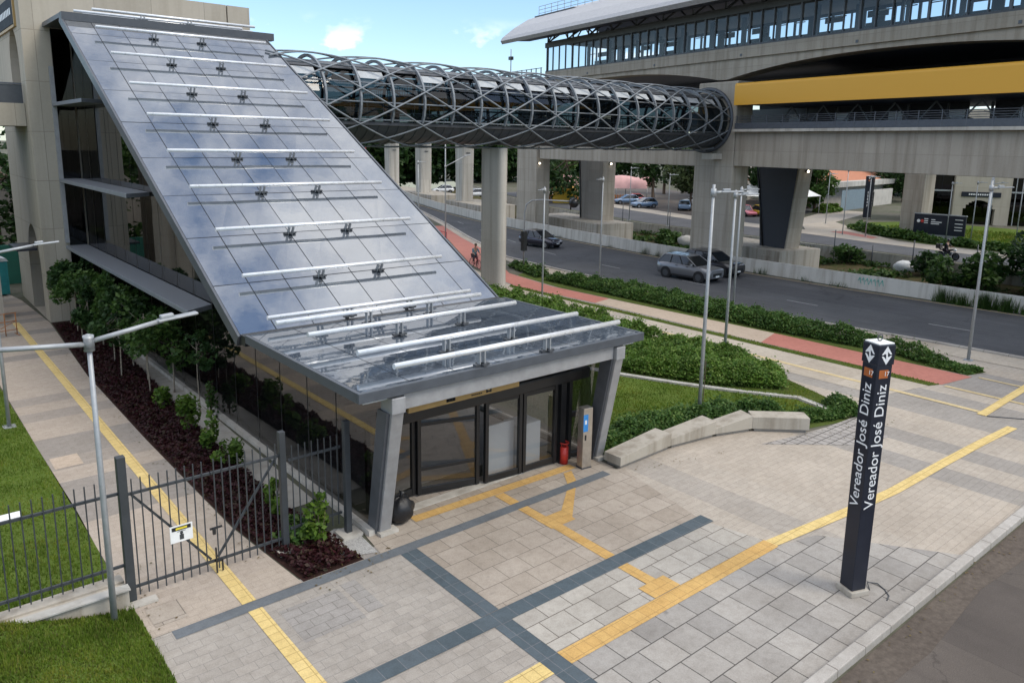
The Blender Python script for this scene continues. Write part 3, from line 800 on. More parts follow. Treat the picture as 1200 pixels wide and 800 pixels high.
for x in (EX0-.03, EX1+.03):
    q0, q1, q2, q3 = rp(YA,-.30), rp(YB,-.30), rp(YB,.03), rp(YA,.03)
    mb.hexa([(x-.035,q0[0],q0[1]),(x+.035,q0[0],q0[1]),(x+.035,q1[0],q1[1]),(x-.035,q1[0],q1[1]),(x-.035,q3[0],q3[1]),(x+.035,q3[0],q3[1]),(x+.035,q2[0],q2[1]),(x-.035,q2[0],q2[1])])
mb.build('roof_edge', M['steel_mid'], ent)
# flat head of the roof against the tower
mb = MB(); mb.box(EX0-.06, EX1+.42, YB+.02, 42.55, 13.95, 14.14); mb.build('head_roof', M['steel_mid'], ent)
mb = MB(); mb.beam((EX0-.06,YB-.25,13.98), (EX1+.42,YB-.25,13.98), .42, .34); mb.build('head_fascia', M['steel_dark'], ent)
# canopy
CY0, CZ = 13.3, 3.95
mb = MB(); mb.box(EX0+.12, EX1-.12, CY0+.15, YA-.32, CZ-.16, CZ-.05); mb.build('canopy_deck', M['steel_dark'], ent)
mb = MB()
cxs = [EX0+.10+(EX1-EX0-.2)*i/7 for i in range(8)]; cys = [CY0+.12, 15.2, 17.3, YA-.34]
for j in range(3):
    for i in range(7):
        mb.box(cxs[i]+.012, cxs[i+1]-.012, cys[j]+.012, cys[j+1]-.012, CZ-.045, CZ+.005)
mb.build('canopy_glazing', M['canopy_glass'], ent)
mb = MB(); mb.box(EX0, EX1, CY0, CY0+.10, CZ-.20, CZ+.02); mb.build('canopy_fascia', M['fascia_grey'], ent, bevel=.01)
for x in (EX0, EX1-.09): MB().box(x, x+.09, CY0+.103, YA-.33, CZ-.20, CZ+.015).build('canopy_edge', M['fascia_grey'], ent)
mb = MB(); mb.box(EX0, EX1, YA-.31, YA+.02, CZ-.30, CZ-.03); mb.build('gutter', M['steel_black'], ent)
mb = MB(); mb.box(EX0+.2, EX1-.2, CY0+.2, 15.5, CZ-.30, CZ-.165); mb.build('canopy_soffit', M['ceiling_white'], ent)
# sunshade bars on brackets
def shade_bar(x0, x1, y, z, base, rr=.060):
    b = MB().tube([(x0,y,z),(x1,y,z)], rr, 12).build('shade_bar', M['bar_white'], ent)
    for x in (10.45, 12.5):
        m2 = MB(); by, bz = base
        m2.beam((x-.07,y,z-.05), (x-.07,by,bz), .035, .11, up=(0,1,0)); m2.beam((x+.07,y,z-.05), (x+.07,by,bz), .035, .11, up=(0,1,0))
        o = m2.build('bracket', M['galvanised'], ent); o.parent = b
        m3 = MB(); m3.beam((x-.2,by,bz+.02), (x+.2,by,bz+.02), .12, .05); m3.beam((x,by-.16,bz+.02), (x,by+.16,bz+.02), .1, .05)
        o = m3.build('bracket_foot', M['steel_dark'], ent); o.parent = b
        for oo in kids(b): oo.location = (0,0,0)
for x0, x1, y, z in [(8.13, 15.45, 36.9, 13.52), (8.11, 15.43, 34.63, 12.3), (8.11, 15.31, 32.29, 11.03), (8.07, 15.23, 30.09, 9.84), (8.01, 15.07, 27.77, 8.59), (8.03, 15.08, 25.72, 7.48), (8.02, 14.95, 23.52, 6.3), (7.99, 14.87, 21.44, 5.18), (7.97, 14.82, 19.72, 4.26)]:
    # foot of the bracket: straight down the normal of the glass
    yy = y+.47*.34; base = rp(yy, .02)
    if y < 20: base = (19.72, 3.98)
    shade_bar(x0, x1, y, z, base)
for x0, x1, y in [(7.74,14.4,18.62),(7.86,14.47,17.0),(8.02,14.9,14.84),(8.12,15.1,13.45)]:
    shade_bar(x0, x1, y, 4.36, (y, CZ+.03), .066)
for x0, x1, y, z in [(8.4,15.6,38.5,14.42),(7.9,15.4,39.6,14.42),(8.6,16.6,41.3,14.55)]:
    shade_bar(x0, x1, y, z, (y, 14.16))
# side walls of glass: trapezoid under the canopy and the ramp
def side_wall(x, name, mat, frame_mat):
    mb = MB()
    pts = [(14.75,.16),(13.75,3.62),(YA-.2,3.6),(42.3,14.0),(42.3,.16)]
    zc = lambda y: min(3.62 if y < YA+.3 else ZA-.35+(y-YA)*(ZB-ZA)/(YB-YA), 13.7)
    yb = [14.8,16.3,17.9,19.6]+[21.3+1.75*i for i in range(12)]+[42.3]
    fr = MB()
    for a, b in zip(yb, yb[1:]):
        ta = a-.95 if a == yb[0] else a
        mb.quad((x,a+.03,.16),(x,b-.03,.16),(x,b-.03,zc(b)),(x,ta+.03,zc(ta)))
    o = mb.build(name, mat, ent, recalc=False)
    for a in yb:
        ta = a-.95 if a == yb[0] else a
        fr.beam((x+.04,a,.1), (x+.04,ta,zc(ta)), .045, .05, up=(1,0,0))
    fr.build('mullion', frame_mat, ent)
    k = MB(); k.box(x-.14, x+.1, 14.55, 42.4, 0, .15); k.build('plinth', M['concrete_pale'], ent)
    return zc
zc = side_wall(GXW, 'side_glazing', M['side_glass'], M['steel_black'])
side_wall(15.55, 'side_glazing', M['side_glass'], M['steel_black'])
# horizontal ledges (fins) outside the left glass wall
def fin(y0, y1, z, x0=EX0+.02, x1=GXW-.03, th=.16):
    MB().hexa([(x0,y0+.02,z-th),(x1,y0+.6,z-th),(x1,y1,z-th),(x0,y1,z-th),(x0,y0+.02,z),(x1,y0+.6,z),(x1,y1,z),(x0,y1,z)]).build('ledge', M['fin_grey'], ent, bevel=.012)
fin(24.1, 42.45, 3.77); fin(27.3+3.0, 42.45, 7.0); fin(36.2, 42.45, 10.55)
for z in (3.2, 6.5, 10.1):
    pass
# white corner strip of the glass by the tower
MB().box(7.22, 7.40, 42.40, 42.56, 3.9, 12.2).build('corner_post', M['beam_grey'], ent)
MB().box(7.42, 8.16, 42.46, 42.57, .2, 13.9).build('bay_glazing', M['dark_glass'], ent)
MB().box(7.42, 8.16, 42.575, 42.595, .2, 13.9).build('bay_back', M['soffit_navy'], ent)
# interior: floors, columns, stairs
mb = MB(); mb.box(8.6, 15.3, 16.2, 42.3, -.02, .02); mb.build('hall_floor', M['floor_tile'], ent)
mb = MB(); mb.box(8.4, 15.3, 29.5, 42.3, 6.65, 6.95); mb.box(8.4, 15.3, 36.8, 42.3, 10.2, 10.5); mb.box(8.4,15.3,24.5,42.3,3.3,3.6); mb.build('upper_floor', M['concrete_dark'], ent)
mb = MB()
for k in range(13):
    mb.box(11.0, 13.2, 20.5+k*.34, 20.85+k*.34, .02, .18+k*.25)
mb.build('stairs', M['concrete_dark'], ent)
for q in ((13.6,14.9,24,25.2,.02,3.2),(9.3,10.3,33,34.2,.02,10),(13.4,14.8,31,32.4,.02,8)): MB().box(*q).build('interior_column', M['concrete'], ent)
mb = MB(); mb.beam((9.0,17.5,.9),(9.0,24,.9),.05,.05); mb.beam((13.3,20.2,1.1),(13.3,25,4.3),.05,.05); mb.build('handrail', M['steel_mid'], ent)
# portal frame: two leaning columns and a beam
def lean_col(xb, yb, xt, yt, zt):
    c = MB(); c.hexa([(xb-.15,yb-.17,.0),(xb+.15,yb-.17,0),(xb+.15,yb+.17,0),(xb-.15,yb+.17,0),(xt-.15,yt-.2,zt),(xt+.15,yt-.2,zt),(xt+.15,yt+.2,zt),(xt-.15,yt+.2,zt)])
    o = c.build('portal_column', M['beam_grey'], ent, bevel=.015)
    s = MB(); s.hexa([(xb-.23,yb-.10,.0),(xb-.153,yb-.10,0),(xb-.153,yb+.25,0),(xb-.23,yb+.25,0),(xt-.23,yt-.12,zt),(xt-.153,yt-.12,zt),(xt-.153,yt+.28,zt),(xt-.23,yt+.28,zt)])
    s.build('side_plate', M['steel_mid'], ent).parent = o
    k = MB(); k.box(xt-.17, xt+.17, yt-.24, yt+.24, zt-.02, zt+.34); k.build('column_head', M['beam_grey'], ent, bevel=.02).parent = o
    f = MB(); f.box(xb-.2,xb+.28,yb-.32,yb-.06,.0,.09); f.build('column_foot', M['concrete_pale'], ent).parent = o
    for q in kids(o): q.location = (0,0,0)
lean_col(8.45, 14.66, 8.15, 13.55, 3.36)
lean_col(15.62, 14.60, 15.1, 13.55, 3.36)
MB().box(8.34, 14.92, 13.42, 13.70, 3.37, 3.73).build('portal_beam', M['beam_grey'], ent, bevel=.01)
# header, gold sign band and glazed doors
MB().box(8.3, 15.5, 14.80, 15.06, 2.40, 2.74).build('header_tube', M['frame_black'], ent, bevel=.05)
MB().box(8.3, 15.5, 14.90, 15.0, 3.52, 3.62).build('header_rail', M['frame_black'], ent)
MB().box(11.9, 15.4, 14.945, 14.955, 2.87, 3.5).build('transom_glazing', M['door_glass'], ent)
sg = MB().box(8.68, 11.9, 13.78, 13.86, 3.10, 3.36).build('sign_band', M['gold_panel'], ent)
m2 = MB()
for x in (9.72, 9.80, 9.88): m2.box(x, x+.045, 13.772, 13.778, 3.15, 3.31)
m2.box(9.70,9.95,13.772,13.778,3.14,3.155); m2.box(9.70,9.95,13.772,13.778,3.15,3.235)
m2.box(10.86,10.90,13.772,13.778,3.14,3.31); m2.box(10.98,11.02,13.772,13.778,3.14,3.31); m2.box(10.88,11.0,13.772,13.778,3.27,3.32); m2.box(10.88,11.0,13.772,13.778,3.19,3.15)
for k in range(6): m2.box(10.42+k*.055, 10.455+k*.055, 13.772, 13.778, 3.15, 3.18)
o = m2.build('pictogram', M['frame_black'], ent); o.parent = sg; o.location = (0,0,0)
def leaf(p0, p1, z0=.05, z1=2.38, mid=(), name='door'):
    """glazed leaf between two plan points"""
    x0,y0 = p0; x1,y1 = p1
    f = MB(); w = .09
    d = Vector((x1-x0,y1-y0,0)).normalized()
    f.beam((x0,y0,z0),(x0,y0,z1),.11,.11); f.beam((x1,y1,z0),(x1,y1,z1),.11,.11)
    f.beam((x0+d.x*.056,y0+d.y*.056,z0+.09),(x1-d.x*.056,y1-d.y*.056,z0+.09),.07,.18); f.beam((x0+d.x*.056,y0+d.y*.056,z1-.07),(x1-d.x*.056,y1-d.y*.056,z1-.07),.07,.14)
    for z in mid: f.beam((x0+d.x*.056,y0+d.y*.056,z),(x1-d.x*.056,y1-d.y*.056,z),.06,.10)
    o = f.build(name, M['frame_black'], ent, bevel=.008)
    gl = MB().quad((x0,y0,z0+.1),(x1,y1,z0+.1),(x1,y1,z1-.05),(x0,y0,z1-.05)).build('pane', M['door_glass'], ent, recalc=False)
    gl.parent = o; gl.location = (0,0,0)
    return o
leaf((10.12,15.62),(11.70,15.22), mid=(.74,1.95))
leaf((11.93,15.12),(13.02,15.02))
leaf((13.16,15.01),(14.28,14.96))
leaf((8.62,15.55),(10.0,15.70), mid=(), name='fixed_light')
MB().box(14.42,14.62,14.86,15.06,.0,2.55).build('door_post', M['frame_black'], ent)
MB().box(14.80,14.92,14.92,15.06,0,3.5).build('door_post', M['frame_black'], ent)
f = MB(); f.beam((14.96,15.0,1.35),(15.5,14.85,1.35),.14,.14); f.beam((14.96,15.0,.12),(15.5,14.85,.12),.12,.12); f.build('side_rail', M['frame_black'], ent)
MB().quad((14.96,15.0,.2),(15.45,14.87,.2),(15.3,14.4,3.3),(14.96,14.5,3.3)).build('side_light', M['door_glass'], ent, recalc=False)
MB().box(8.4,15.4,15.0,15.3,0,.03).build('threshold', M['concrete_pale'], ent)
tag(MB().box(11.98,13.02,15.26,15.31,.1,1.55).build('white_panel', M['white_board']), 'large white board leaning behind the central glass door', 'board')
o = MB(); o.box(13.15,13.98,15.22,15.9,.05,1.32); tag(o.build('counter', M['white_board'], bevel=.02), 'white counter standing behind the open glass door', 'counter')
tag(MB().box(14.0,14.5,16.2,16.8,.0,.55).box(13.95,14.55,16.15,16.85,.55,.62).build('bench_box', M['beam_grey']), 'low pale box on the hall floor behind the doors', 'box')

# ------------------------------------------------------------------ concrete tower behind the ramp
tow = empty('concrete_tower', (11, 46, 0), 0, 'tall board-marked concrete tower at the head of the ramp roof', 'tower')
TX0, TX1, TY0, TY1, TZ = 6.28, 17.0, 42.6, 51.0, 15.95
m = MB(); m.box(TX0+.0, TX1-1.25, TY0, TY1, 0, TZ); m.box(TX1-1.18, TX1, TY0, TY1, 0, TZ); m.box(TX1-1.4, TX1-1.0, TY0+.2, TY1-.2, 0, TZ-.15)
wl = m.build('wall', M['concrete_tower'], tow)
# cut real openings for the arched doorways on the side face
def arch_cut(y0, y1, z0, zs, depth=1.2):
    n = 14; cy = (y0+y1)/2; rr = (y1-y0)/2
    prof = [(TX0-.3,y0,z0),(TX0-.3,y1,z0)]+[(TX0-.3, cy+rr*math.cos(PI*k/n), zs+rr*1.3*math.sin(PI*k/n)) for k in range(n+1)]
    c = MB().extr(prof, (0,0,0), (depth+.3,0,0)).build('arch_cutter', M['concrete_dark'], tow)
    md = wl.modifiers.new('opening', 'BOOLEAN'); md.object = c; md.operation = 'DIFFERENCE'; md.solver = 'EXACT'
    return c
cut = [arch_cut(43.8, 47.2, .02, 2.4), arch_cut(44.0, 46.6, 10.5, 12.4)]
bpy.context.view_layer.update()
dg = bpy.context.evaluated_depsgraph_get()
nm = bpy.data.meshes.new_from_object(wl.evaluated_get(dg))
wl.modifiers.clear(); wl.data = nm
for c in cut: bpy.data.objects.remove(c, do_unlink=True)
# dark glazing set back in the arches
MB().box(TX0+.9, TX0+.95, 43.7, 47.3, 0, 4.7).build('arch_door', M['frame_black'], tow)
MB().box(TX0+.9, TX0+.95, 43.9, 46.7, 10.4, 14.2).build('arch_window', M['dark_glass'], tow)
sgn = MB().box(TX0-.10, TX0-.01, 43.9, 49.8, 14.15, 15.35).build('sign_board', M['sign_black'], tow)
o = MB()
for k in range(9): o.box(TX0-.108, TX0-.101, 44.4+k*.5, 44.72+k*.5, 14.6, 14.9)
o = o.build('lettering', M['letter_white'], tow); o.parent = sgn; o.location = (0,0,0)
o = MB().box(TX0-.09, TX0-.0, 43.75, 49.95, 14.0, 14.12).box(TX0-.09, TX0, 43.72, 43.86, 14.0, 15.5).build('sign_frame', M['gold_panel'], tow); o.parent = sgn; o.location = (0,0,0)
m = MB(); m.box(TX0-.9,TX0-.02,44.2,47.0,3.4,3.5); m.build('door_sign', M['totem_navy'], tow)
m = MB()
for k in range(4): m.tube([(13.2+.28*k,44,TZ),(13.2+.28*k,44,TZ+1.0)], .03, 6)
m.build('rooftop_mast', M['galvanised'], tow)
for zz_ in (3.0, 6.5, 10):
    pass
MB().box(9.0, 10.6, TY0-.12, TY0-.02, .3, 13.3).build('lift_shaft', M['steel_black'], tow)
fb = empty('footbridge', (2, 45, 9.4), 0, 'concrete footbridge with dark mesh railing running out of the tower', 'footbridge')
MB().box(-30, TX0-.02, 43.55, 47.4, 9.45, 10.5).build('deck', M['concrete_tower'], fb)
m = MB(); m.box(-30, TX0-.05, 43.62, 43.66, 10.5, 11.35); m.build('railing', M['steel_dark'], fb)
m = MB(); m.box(-30, TX0-.05, 43.58, 43.68, 11.36, 11.44); m.build('handrail', M['steel_mid'], fb)
m = MB(); m.box(2.6,4.6,44.4,46.6,0,9.44); m.build('pier', M['concrete'], fb)

# ------------------------------------------------------------------ tubular lattice footbridge
TBY, TBZ, TR = 37.8, 11.05, 2.28
tx0, tx1 = 15.4, 51.85
tub = empty('lattice_footbridge', (34, TBY, TBZ), 0, 'tubular footbridge wrapped in a diagonal steel lattice above the road', 'footbridge')
SPC = 1.93
n_r = int((tx1-tx0)/SPC)
rings = [tx0+.55+SPC*i for i in range(n_r+1)]
def ring_pts(x, a0, a1, rr, k=22):
    return [(x, TBY+rr*math.cos(a0+(a1-a0)*i/k), TBZ+rr*math.sin(a0+(a1-a0)*i/k)) for i in range(k+1)]
for x in rings:
    m = MB(); pts = ring_pts(x, R(-28), R(208), TR-.10)
    b = len(m.v)
    for (px,py,pz) in pts:
        dy, dz = (py-TBY)/(TR-.1), (pz-TBZ)/(TR-.1)
        for sx, sr in ((-.055,-.08),(.055,-.08),(.055,.08),(-.055,.08)): m.v.append((px+sx, py+dy*sr, pz+dz*sr))
    for i in range(len(pts)-1):
        for k in range(4):
            m.f.append((b+i*4+k, b+i*4+(k+1)%4, b+(i+1)*4+(k+1)%4, b+(i+1)*4+k)); m.sm.append(False)
    m.build('ring', M['tube_steel'], tub)
for h in range(8):
    for sgn_ in (1, -1):
        pts = []; K = int((tx1-tx0)/.45)
        for i in range(K+1):
            x = tx0+(tx1-tx0)*i/K
            a = R(22.5)*((x-rings[1])/SPC)*sgn_+R(45)*h+R(8)
            pts.append((x, TBY+(TR+.06)*math.cos(a), TBZ+(TR+.06)*math.sin(a)))
        MB().tube(pts, .052, 6).build('lattice_tube', M['tube_steel'], tub, recalc=False)
m = MB()                                           # belly: lower shell
K = 20
for x0, x1 in ((tx0, tx1),):
    A = ring_pts(x0, R(212), R(328), TR-.16, K); B = ring_pts(x1, R(212), R(328), TR-.16, K)
    b = len(m.v); m.v.extend(A+B)
    for i in range(K): m.f.append((b+i, b+i+1, b+K+1+i+1, b+K+1+i)); m.sm.append(True)
m.build('belly', M['tube_dark'], tub)
m = MB()
for k in range(int((tx1-tx0)/.6)):
    x = tx0+.3+k*.6; m.tube(ring_pts(x, R(214), R(326), TR-.14, 12), .02, 4, caps=False)
m.build('belly_seam', M['steel_mid'], tub, recalc=False)
MB().box(tx0, tx1, TBY-1.86, TBY+1.86, TBZ-1.22, TBZ-1.05).build('floor', M['steel_dark'], tub)
m = MB()
for s in (-1, 1):
    for a in (R(-26), R(-2), R(24), R(52)):
        yy, zz2 = TBY+s*(TR-.12)*math.cos(a), TBZ+(TR-.12)*math.sin(a); m.tube([(tx0,yy,zz2),(tx1,yy,zz2)], .045, 6)
m.build('stringer', M['tube_steel'], tub)
m = MB()
for s in (-1, 1):
    for z in (TBZ-.08, TBZ-.55): m.tube([(tx0,TBY+s*1.62,z),(tx1,TBY+s*1.62,z)], .03, 6)
    for k in range(int((tx1-tx0)/.97)): m.tube([(tx0+.2+k*.97,TBY+s*1.62,TBZ-1.05),(tx0+.2+k*.97,TBY+s*1.62,TBZ-.08)], .025, 4)
m.build('handrail', M['galvanised'], tub)
m = MB()                                           # dark upper roof cladding and pale ceiling strips
A = ring_pts(tx0, R(52), R(128), TR-.30, 10); B = ring_pts(tx1, R(52), R(128), TR-.30, 10)
b = len(m.v); m.v.extend(A+B)
for i in range(10): m.f.append((b+i, b+i+1, b+11+i+1, b+11+i)); m.sm.append(True)
m.build('roof', M['steel_dark'], tub)
m = MB()
for k in range(len(rings)-1):
    if k % 2 == 0 or random.random() < .55:
        for s in (-1, 1):
            a0, a1 = R(34), R(48)
            if s < 0: a0, a1 = R(180)-a0, R(180)-a1
            p = [(rings[k]+.25, a0), (rings[k+1]-.25, a0), (rings[k+1]-.25, a1), (rings[k]+.25, a1)]
            MB().quad(*[(x, TBY+(TR-.26)*math.cos(a), TBZ+(TR-.26)*math.sin(a)) for x, a in p]).build('ceiling_panel', M['tube_panel'], tub, recalc=False)
m = MB()
for s in (0, 180):
    A = [(tx0, TBY+(TR-.3)*math.cos(R(a)), TBZ+(TR-.3)*math.sin(R(a))) for a in ((-30,-10,10,30,50) if s == 0 else (210,190,170,150,130))]
    for p, q in zip(A, A[1:]): m.quad(p, (tx1,p[1],p[2]), (tx1,q[1],q[2]), q)
m.build('glazing', M['tube_glass'], tub, recalc=False)
m = MB(); m.tube(ring_pts(tx1-.15, 0, 2*PI, TR+.1, 40), .16, 8); m.build('end_ring', M['tube_dark'], tub)

bc = MB()
n = 20; rr = .78
pl = [(29.75,38.2)]
# rounded-end pier: long towards -x, round end towards -y
prof = [(29.92,38.65)]+[(30.28+.36*math.cos(a), 37.12+.36*math.sin(a)) for a in [R(180+12*k) for k in range(16)]]+[(30.64,38.65)]
bc.prism(prof, 0, 8.72)
o = bc.build('bridge_pier', M['concrete_pale']); tag(o, 'single tall concrete pier with rounded edge carrying the lattice footbridge', 'pier')
for p in o.data.polygons: p.use_smooth = False

# ------------------------------------------------------------------ elevated station (local x = away from the road, local y = along it)
PH = R(9.75)
S0 = Vector((57.1, 39.0, 0))
STK = .905            # the station itself stands nearer, close behind the canal parapet
def stw(t, s, z=0):
    x, y = S0.x+t*math.cos(PH)+s*math.sin(PH), S0.y-t*math.sin(PH)+s*math.cos(PH)
    return (x*STK, y*STK, 9+(z-9)*STK)
def st_empty(name, t, s, z, label, cat, group=None): return empty(name, stw(t, s, z), -PH, label, cat, group)
class SB(MB):
    """geometry in station coordinates (t, s, z), stored relative to a parent at (t0, s0, z0)"""
    def build(s, name, mat, parent=None, **k):
        s.v = [(p[0]*STK, p[1]*STK, p[2]*STK) for p in s.v]
        return MB.build(s, name, mat, parent, **k)
    def put(s, name, mat, parent, org=(0,0,0), **k):
        s.v = [(p[0]-org[0], p[1]-org[1], p[2]-org[2]) for p in s.v]
        return s.build(name, mat, parent, local=True, **k)
sta = st_empty('elevated_station', 0, 0, 0, 'long elevated monorail station with glazed platforms, curved metal roof and yellow lower gallery', 'station')
SE, SW_ = -75, 30.6
m = SB(); m.box(.0,1.3,SE,-.42,7.45,10.28); m.build('gallery_beam', M['concrete'], sta, local=True, bevel=.03)
SB().box(-1.1,-.01,1.0,2.3,7.95,8.45).build('corbel', M['concrete_pale'], sta, local=True)
m = SB(); m.box(-.45,14,SE,-.36,10.285,10.50); m.build('gallery_floor', M['concrete_pale'], sta, local=True)
m = SB(); m.box(-.30,-.26,SE,-.5,10.52,11.0); m.build('gallery_parapet', M['tube_dark'], sta, local=True)
m = SB()
for z in (11.1, 11.25, 11.4, 11.55): m.tube([(-.28,SE,z),(-.28,-.5,z)], .025, 5)
for k in range(46): m.beam((-.28,-.7-1.6*k,10.5),(-.28,-.7-1.6*k,11.6),.06,.06)
m.build('gallery_railing', M['steel_mid'], sta, local=True, recalc=False)
m = SB(); 
prof = [(-.62,0,12.44),(-.30,0,12.44),(-.30,0,14.22),(-.48,0,14.22),(-.58,0,14.14),(-.62,0,14.0)]
m.extr(prof, (0,SE,0), (0,abs(SE)-.55,0)); m.build('yellow_fascia', M['yellow_panel'], sta, local=True)
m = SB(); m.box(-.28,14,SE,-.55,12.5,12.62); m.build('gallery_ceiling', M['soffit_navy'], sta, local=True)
m = SB(); m.box(-.29,14,SE,-.55,14.05,14.2); m.build('gallery_roof', M['steel_dark'], sta, local=True)
for k in range(24):
    m = SB()
    s0 = -1.5-k*3.1
    m.beam((3.5,s0,10.6),(3.5,s0-1.6,12.4),.09,.09); m.beam((3.5,s0-3.1,10.6),(3.5,s0-1.6,12.4),.09,.09); m.beam((6.5,s0-.7,10.6),(6.5,s0-.7,12.4),.14,.14)
    m.beam((5.0,s0-1,11.7),(5.0,s0-3.4,11.2),.08,.08)
    m.build('gallery_bracing', M['tube_steel'], sta, local=True, recalc=False)
for a_, b_ in ((-15.8,14),(-24,-17.6),(SE,-25)): SB().box(7.0,7.1,a_,b_,10.51,12.49).build('gallery_wall', M['steel_dark'], sta, local=True)
for k in range(14): SB().box(4.3,4.45,-2.2-k*4.6,-3.3-k*4.6,11.2,11.8).build('gallery_sign', M['white_board'], sta, local=True)
# left lower cross beam (behind the tubular bridge)
m = SB(); m.box(.25,1.6,4.45,31.0,7.28,8.75); m.build('cross_beam', M['concrete'], sta, local=True, bevel=.03)
# haunched girder
def girder_bottom(s):
    span = 31.0; u = ((s-2.2) % span)/span
    return 14.62+1.35*(1-abs(2*u-1)**2.2)
pts = []
ss = [SE+ (SW_-SE)*k/110 for k in range(111)]
prof = [(.7, s, girder_bottom(s)) for s in ss]+[(.7, SW_, 16.35),(.7, SE, 16.35)]
m = SB(); m.extr(prof, (0,0,0), (1.6,0,0)); m.build('girder', M['concrete'], sta, local=True)
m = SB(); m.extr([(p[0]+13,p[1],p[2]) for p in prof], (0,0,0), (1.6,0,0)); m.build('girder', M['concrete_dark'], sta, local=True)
m = SB(); m.box(.5,15.3,SE,SW_,16.36,17.28); m.build('platform_deck', M['concrete'], sta, local=True)
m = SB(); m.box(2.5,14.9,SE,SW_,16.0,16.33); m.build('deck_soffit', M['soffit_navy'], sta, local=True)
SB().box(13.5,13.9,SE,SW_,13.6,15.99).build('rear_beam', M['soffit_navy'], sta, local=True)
m = SB()
for k in range(9): m.box(.46,.5,-66+k*11,-65.8+k*11,16.5,16.7)
m.build('spout', M['steel_mid'], sta, local=True)
# facade: posts, rails, panes
m = SB(); 
for k in range(82):
    s0 = SW_-.1-1.29*k; wd = .16 if k % 4 == 0 else .07
    m.box(.55,.55+.16,s0-wd,s0,17.3,20.15)
m.build('facade_post', M['steel_mid'], sta, local=True)
m = SB(); m.box(.5,.8,SE,SW_+.15,20.0,20.55); m.box(.52,.72,SE,SW_,17.28,17.42); m.build('facade_rail', M['steel_dark'], sta, local=True)
m = SB()
for k in range(81): 
    s0 = SW_-.1-1.29*k; m.quad((.68,s0,17.4),(.68,s0-1.2,17.4),(.68,s0-1.2,20.1),(.68,s0,20.1))
m.build('facade_glazing', M['station_glass'], sta, local=True, recalc=False)
m = SB()
for t in (.7, 9.5):
    for k in range(27):
        s0 = SW_-.2-4*k
        m.beam((t,s0,20.5),(t,s0,22.6),.12,.12); m.beam((t,s0,20.5),(t,s0-4,22.4),.10,.10); m.beam((t,s0,20.6),(t+(4 if t<5 else -4),s0,23.2),.14,.14)
for k in range(4): m.beam((.7+3.5*k,SW_,20.5),(2.4+3.5*k,SW_,23),.12,.12); m.beam((4.2+3.5*k,SW_,20.5),(2.4+3.5*k,SW_,23),.12,.12)
for k in range(5): m.box(.7+3.5*k,.86+3.5*k,SW_-.16,SW_,17.3,22.9)
m.build('roof_truss', M['steel_dark'], sta, local=True, recalc=False)
m = SB(); m.box(.75,9.6,SE,SW_,20.56,20.7); m.build('platform_ceiling', M['ceiling_grey'], sta, local=True)
m = SB()
for k in range(27):
    s0 = SW_-2-4*k
    m.box(5,5.3,s0-.3,s0,17.3,20.55); m.box(7.4,7.6,s0-2.2,s0-2.0,17.3,20.55)
m.build('platform_column', M['steel_dark'], sta, local=True)
m = SB()
for k in range(26):
    s0 = SW_-1.0-4*k
    if k % 3 != 1: m.box(7.0,7.1,s0-2.2,s0-.4,19.3,19.8)
    m.box(6.2,6.3,s0-3.3,s0-.9,17.4,18.15+.6*(k%3==0))
m.build('platform_screen', M['steel_black'], sta, local=True)
m = SB()
for k in range(52): 
    if k % 5 != 3: m.box(6.0,6.05,SW_-1.1-2*k,SW_-2.2-2*k,19.5,19.58)
m.build('ceiling_light', M['ceiling_white'], sta, local=True)
m = SB()
for k in range(27):
    s0 = SW_-.1-4*k; m.box(9.4,9.5,s0-.25-.9*(k%3==0),s0,17.3,20.6); m.box(9.4,9.5,s0-2.1,s0-1.95,17.3,20.6); m.box(9.4,9.5,s0-3.4+.6*(k%4),s0-2.5,17.3,20.6)
m.box(9.4,9.5,SE,SW_,18.75,19.1); m.box(9.4,9.5,SE,SW_,20.3,20.6)
m.build('far_wall', M['steel_dark'], sta, local=True)
# curved metal roof
pr = [(-3.0,0,20.95),(-2.75,0,21.35),(-1.2,0,22.55),(.8,0,23.75),(4,0,24.9),(6.5,0,25.3),(8.5,0,25.2),(10.5,0,24.3),(12.0,0,22.9)]
pro = pr+[(p[0]+(.12 if i else .25),0,p[2]-.35) for i, p in list(enumerate(pr))[::-1]]
m = SB(); m.extr(pro, (0,SE,0), (0,35.2-SE,0)); m.build('roof', M['roof_metal'], sta, local=True)
m = SB(); 
m.add([(-2.6,SE,20.95),(.9,SE,21.2),(.9,34.9,21.2),(-2.6,34.9,20.95)], [(0,1,2,3)])
m.add([(p[0]+.1,SE,p[2]-.5) for p in pr[1:]]+[(p[0]+.1,34.9,p[2]-.5) for p in pr[1:]], [(i,i+1,i+9,i+8) for i in range(7)])
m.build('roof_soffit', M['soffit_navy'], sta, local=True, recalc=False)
m = SB()
for z in (24.35,24.75,25.15): m.tube([(1.6,SE,z),(1.6,34.0,z)], .03, 5)
for k in range(80): m.beam((1.6,34-1.35*k,24.0),(1.6,34-1.35*k,25.15),.05,.05)
m.build('roof_railing', M['galvanised'], sta, local=True, recalc=False)
m = SB(); m.box(1.1,1.7,26,34.2,23.9,24.02); m.build('roof_walkway', M['steel_mid'], sta, local=True)

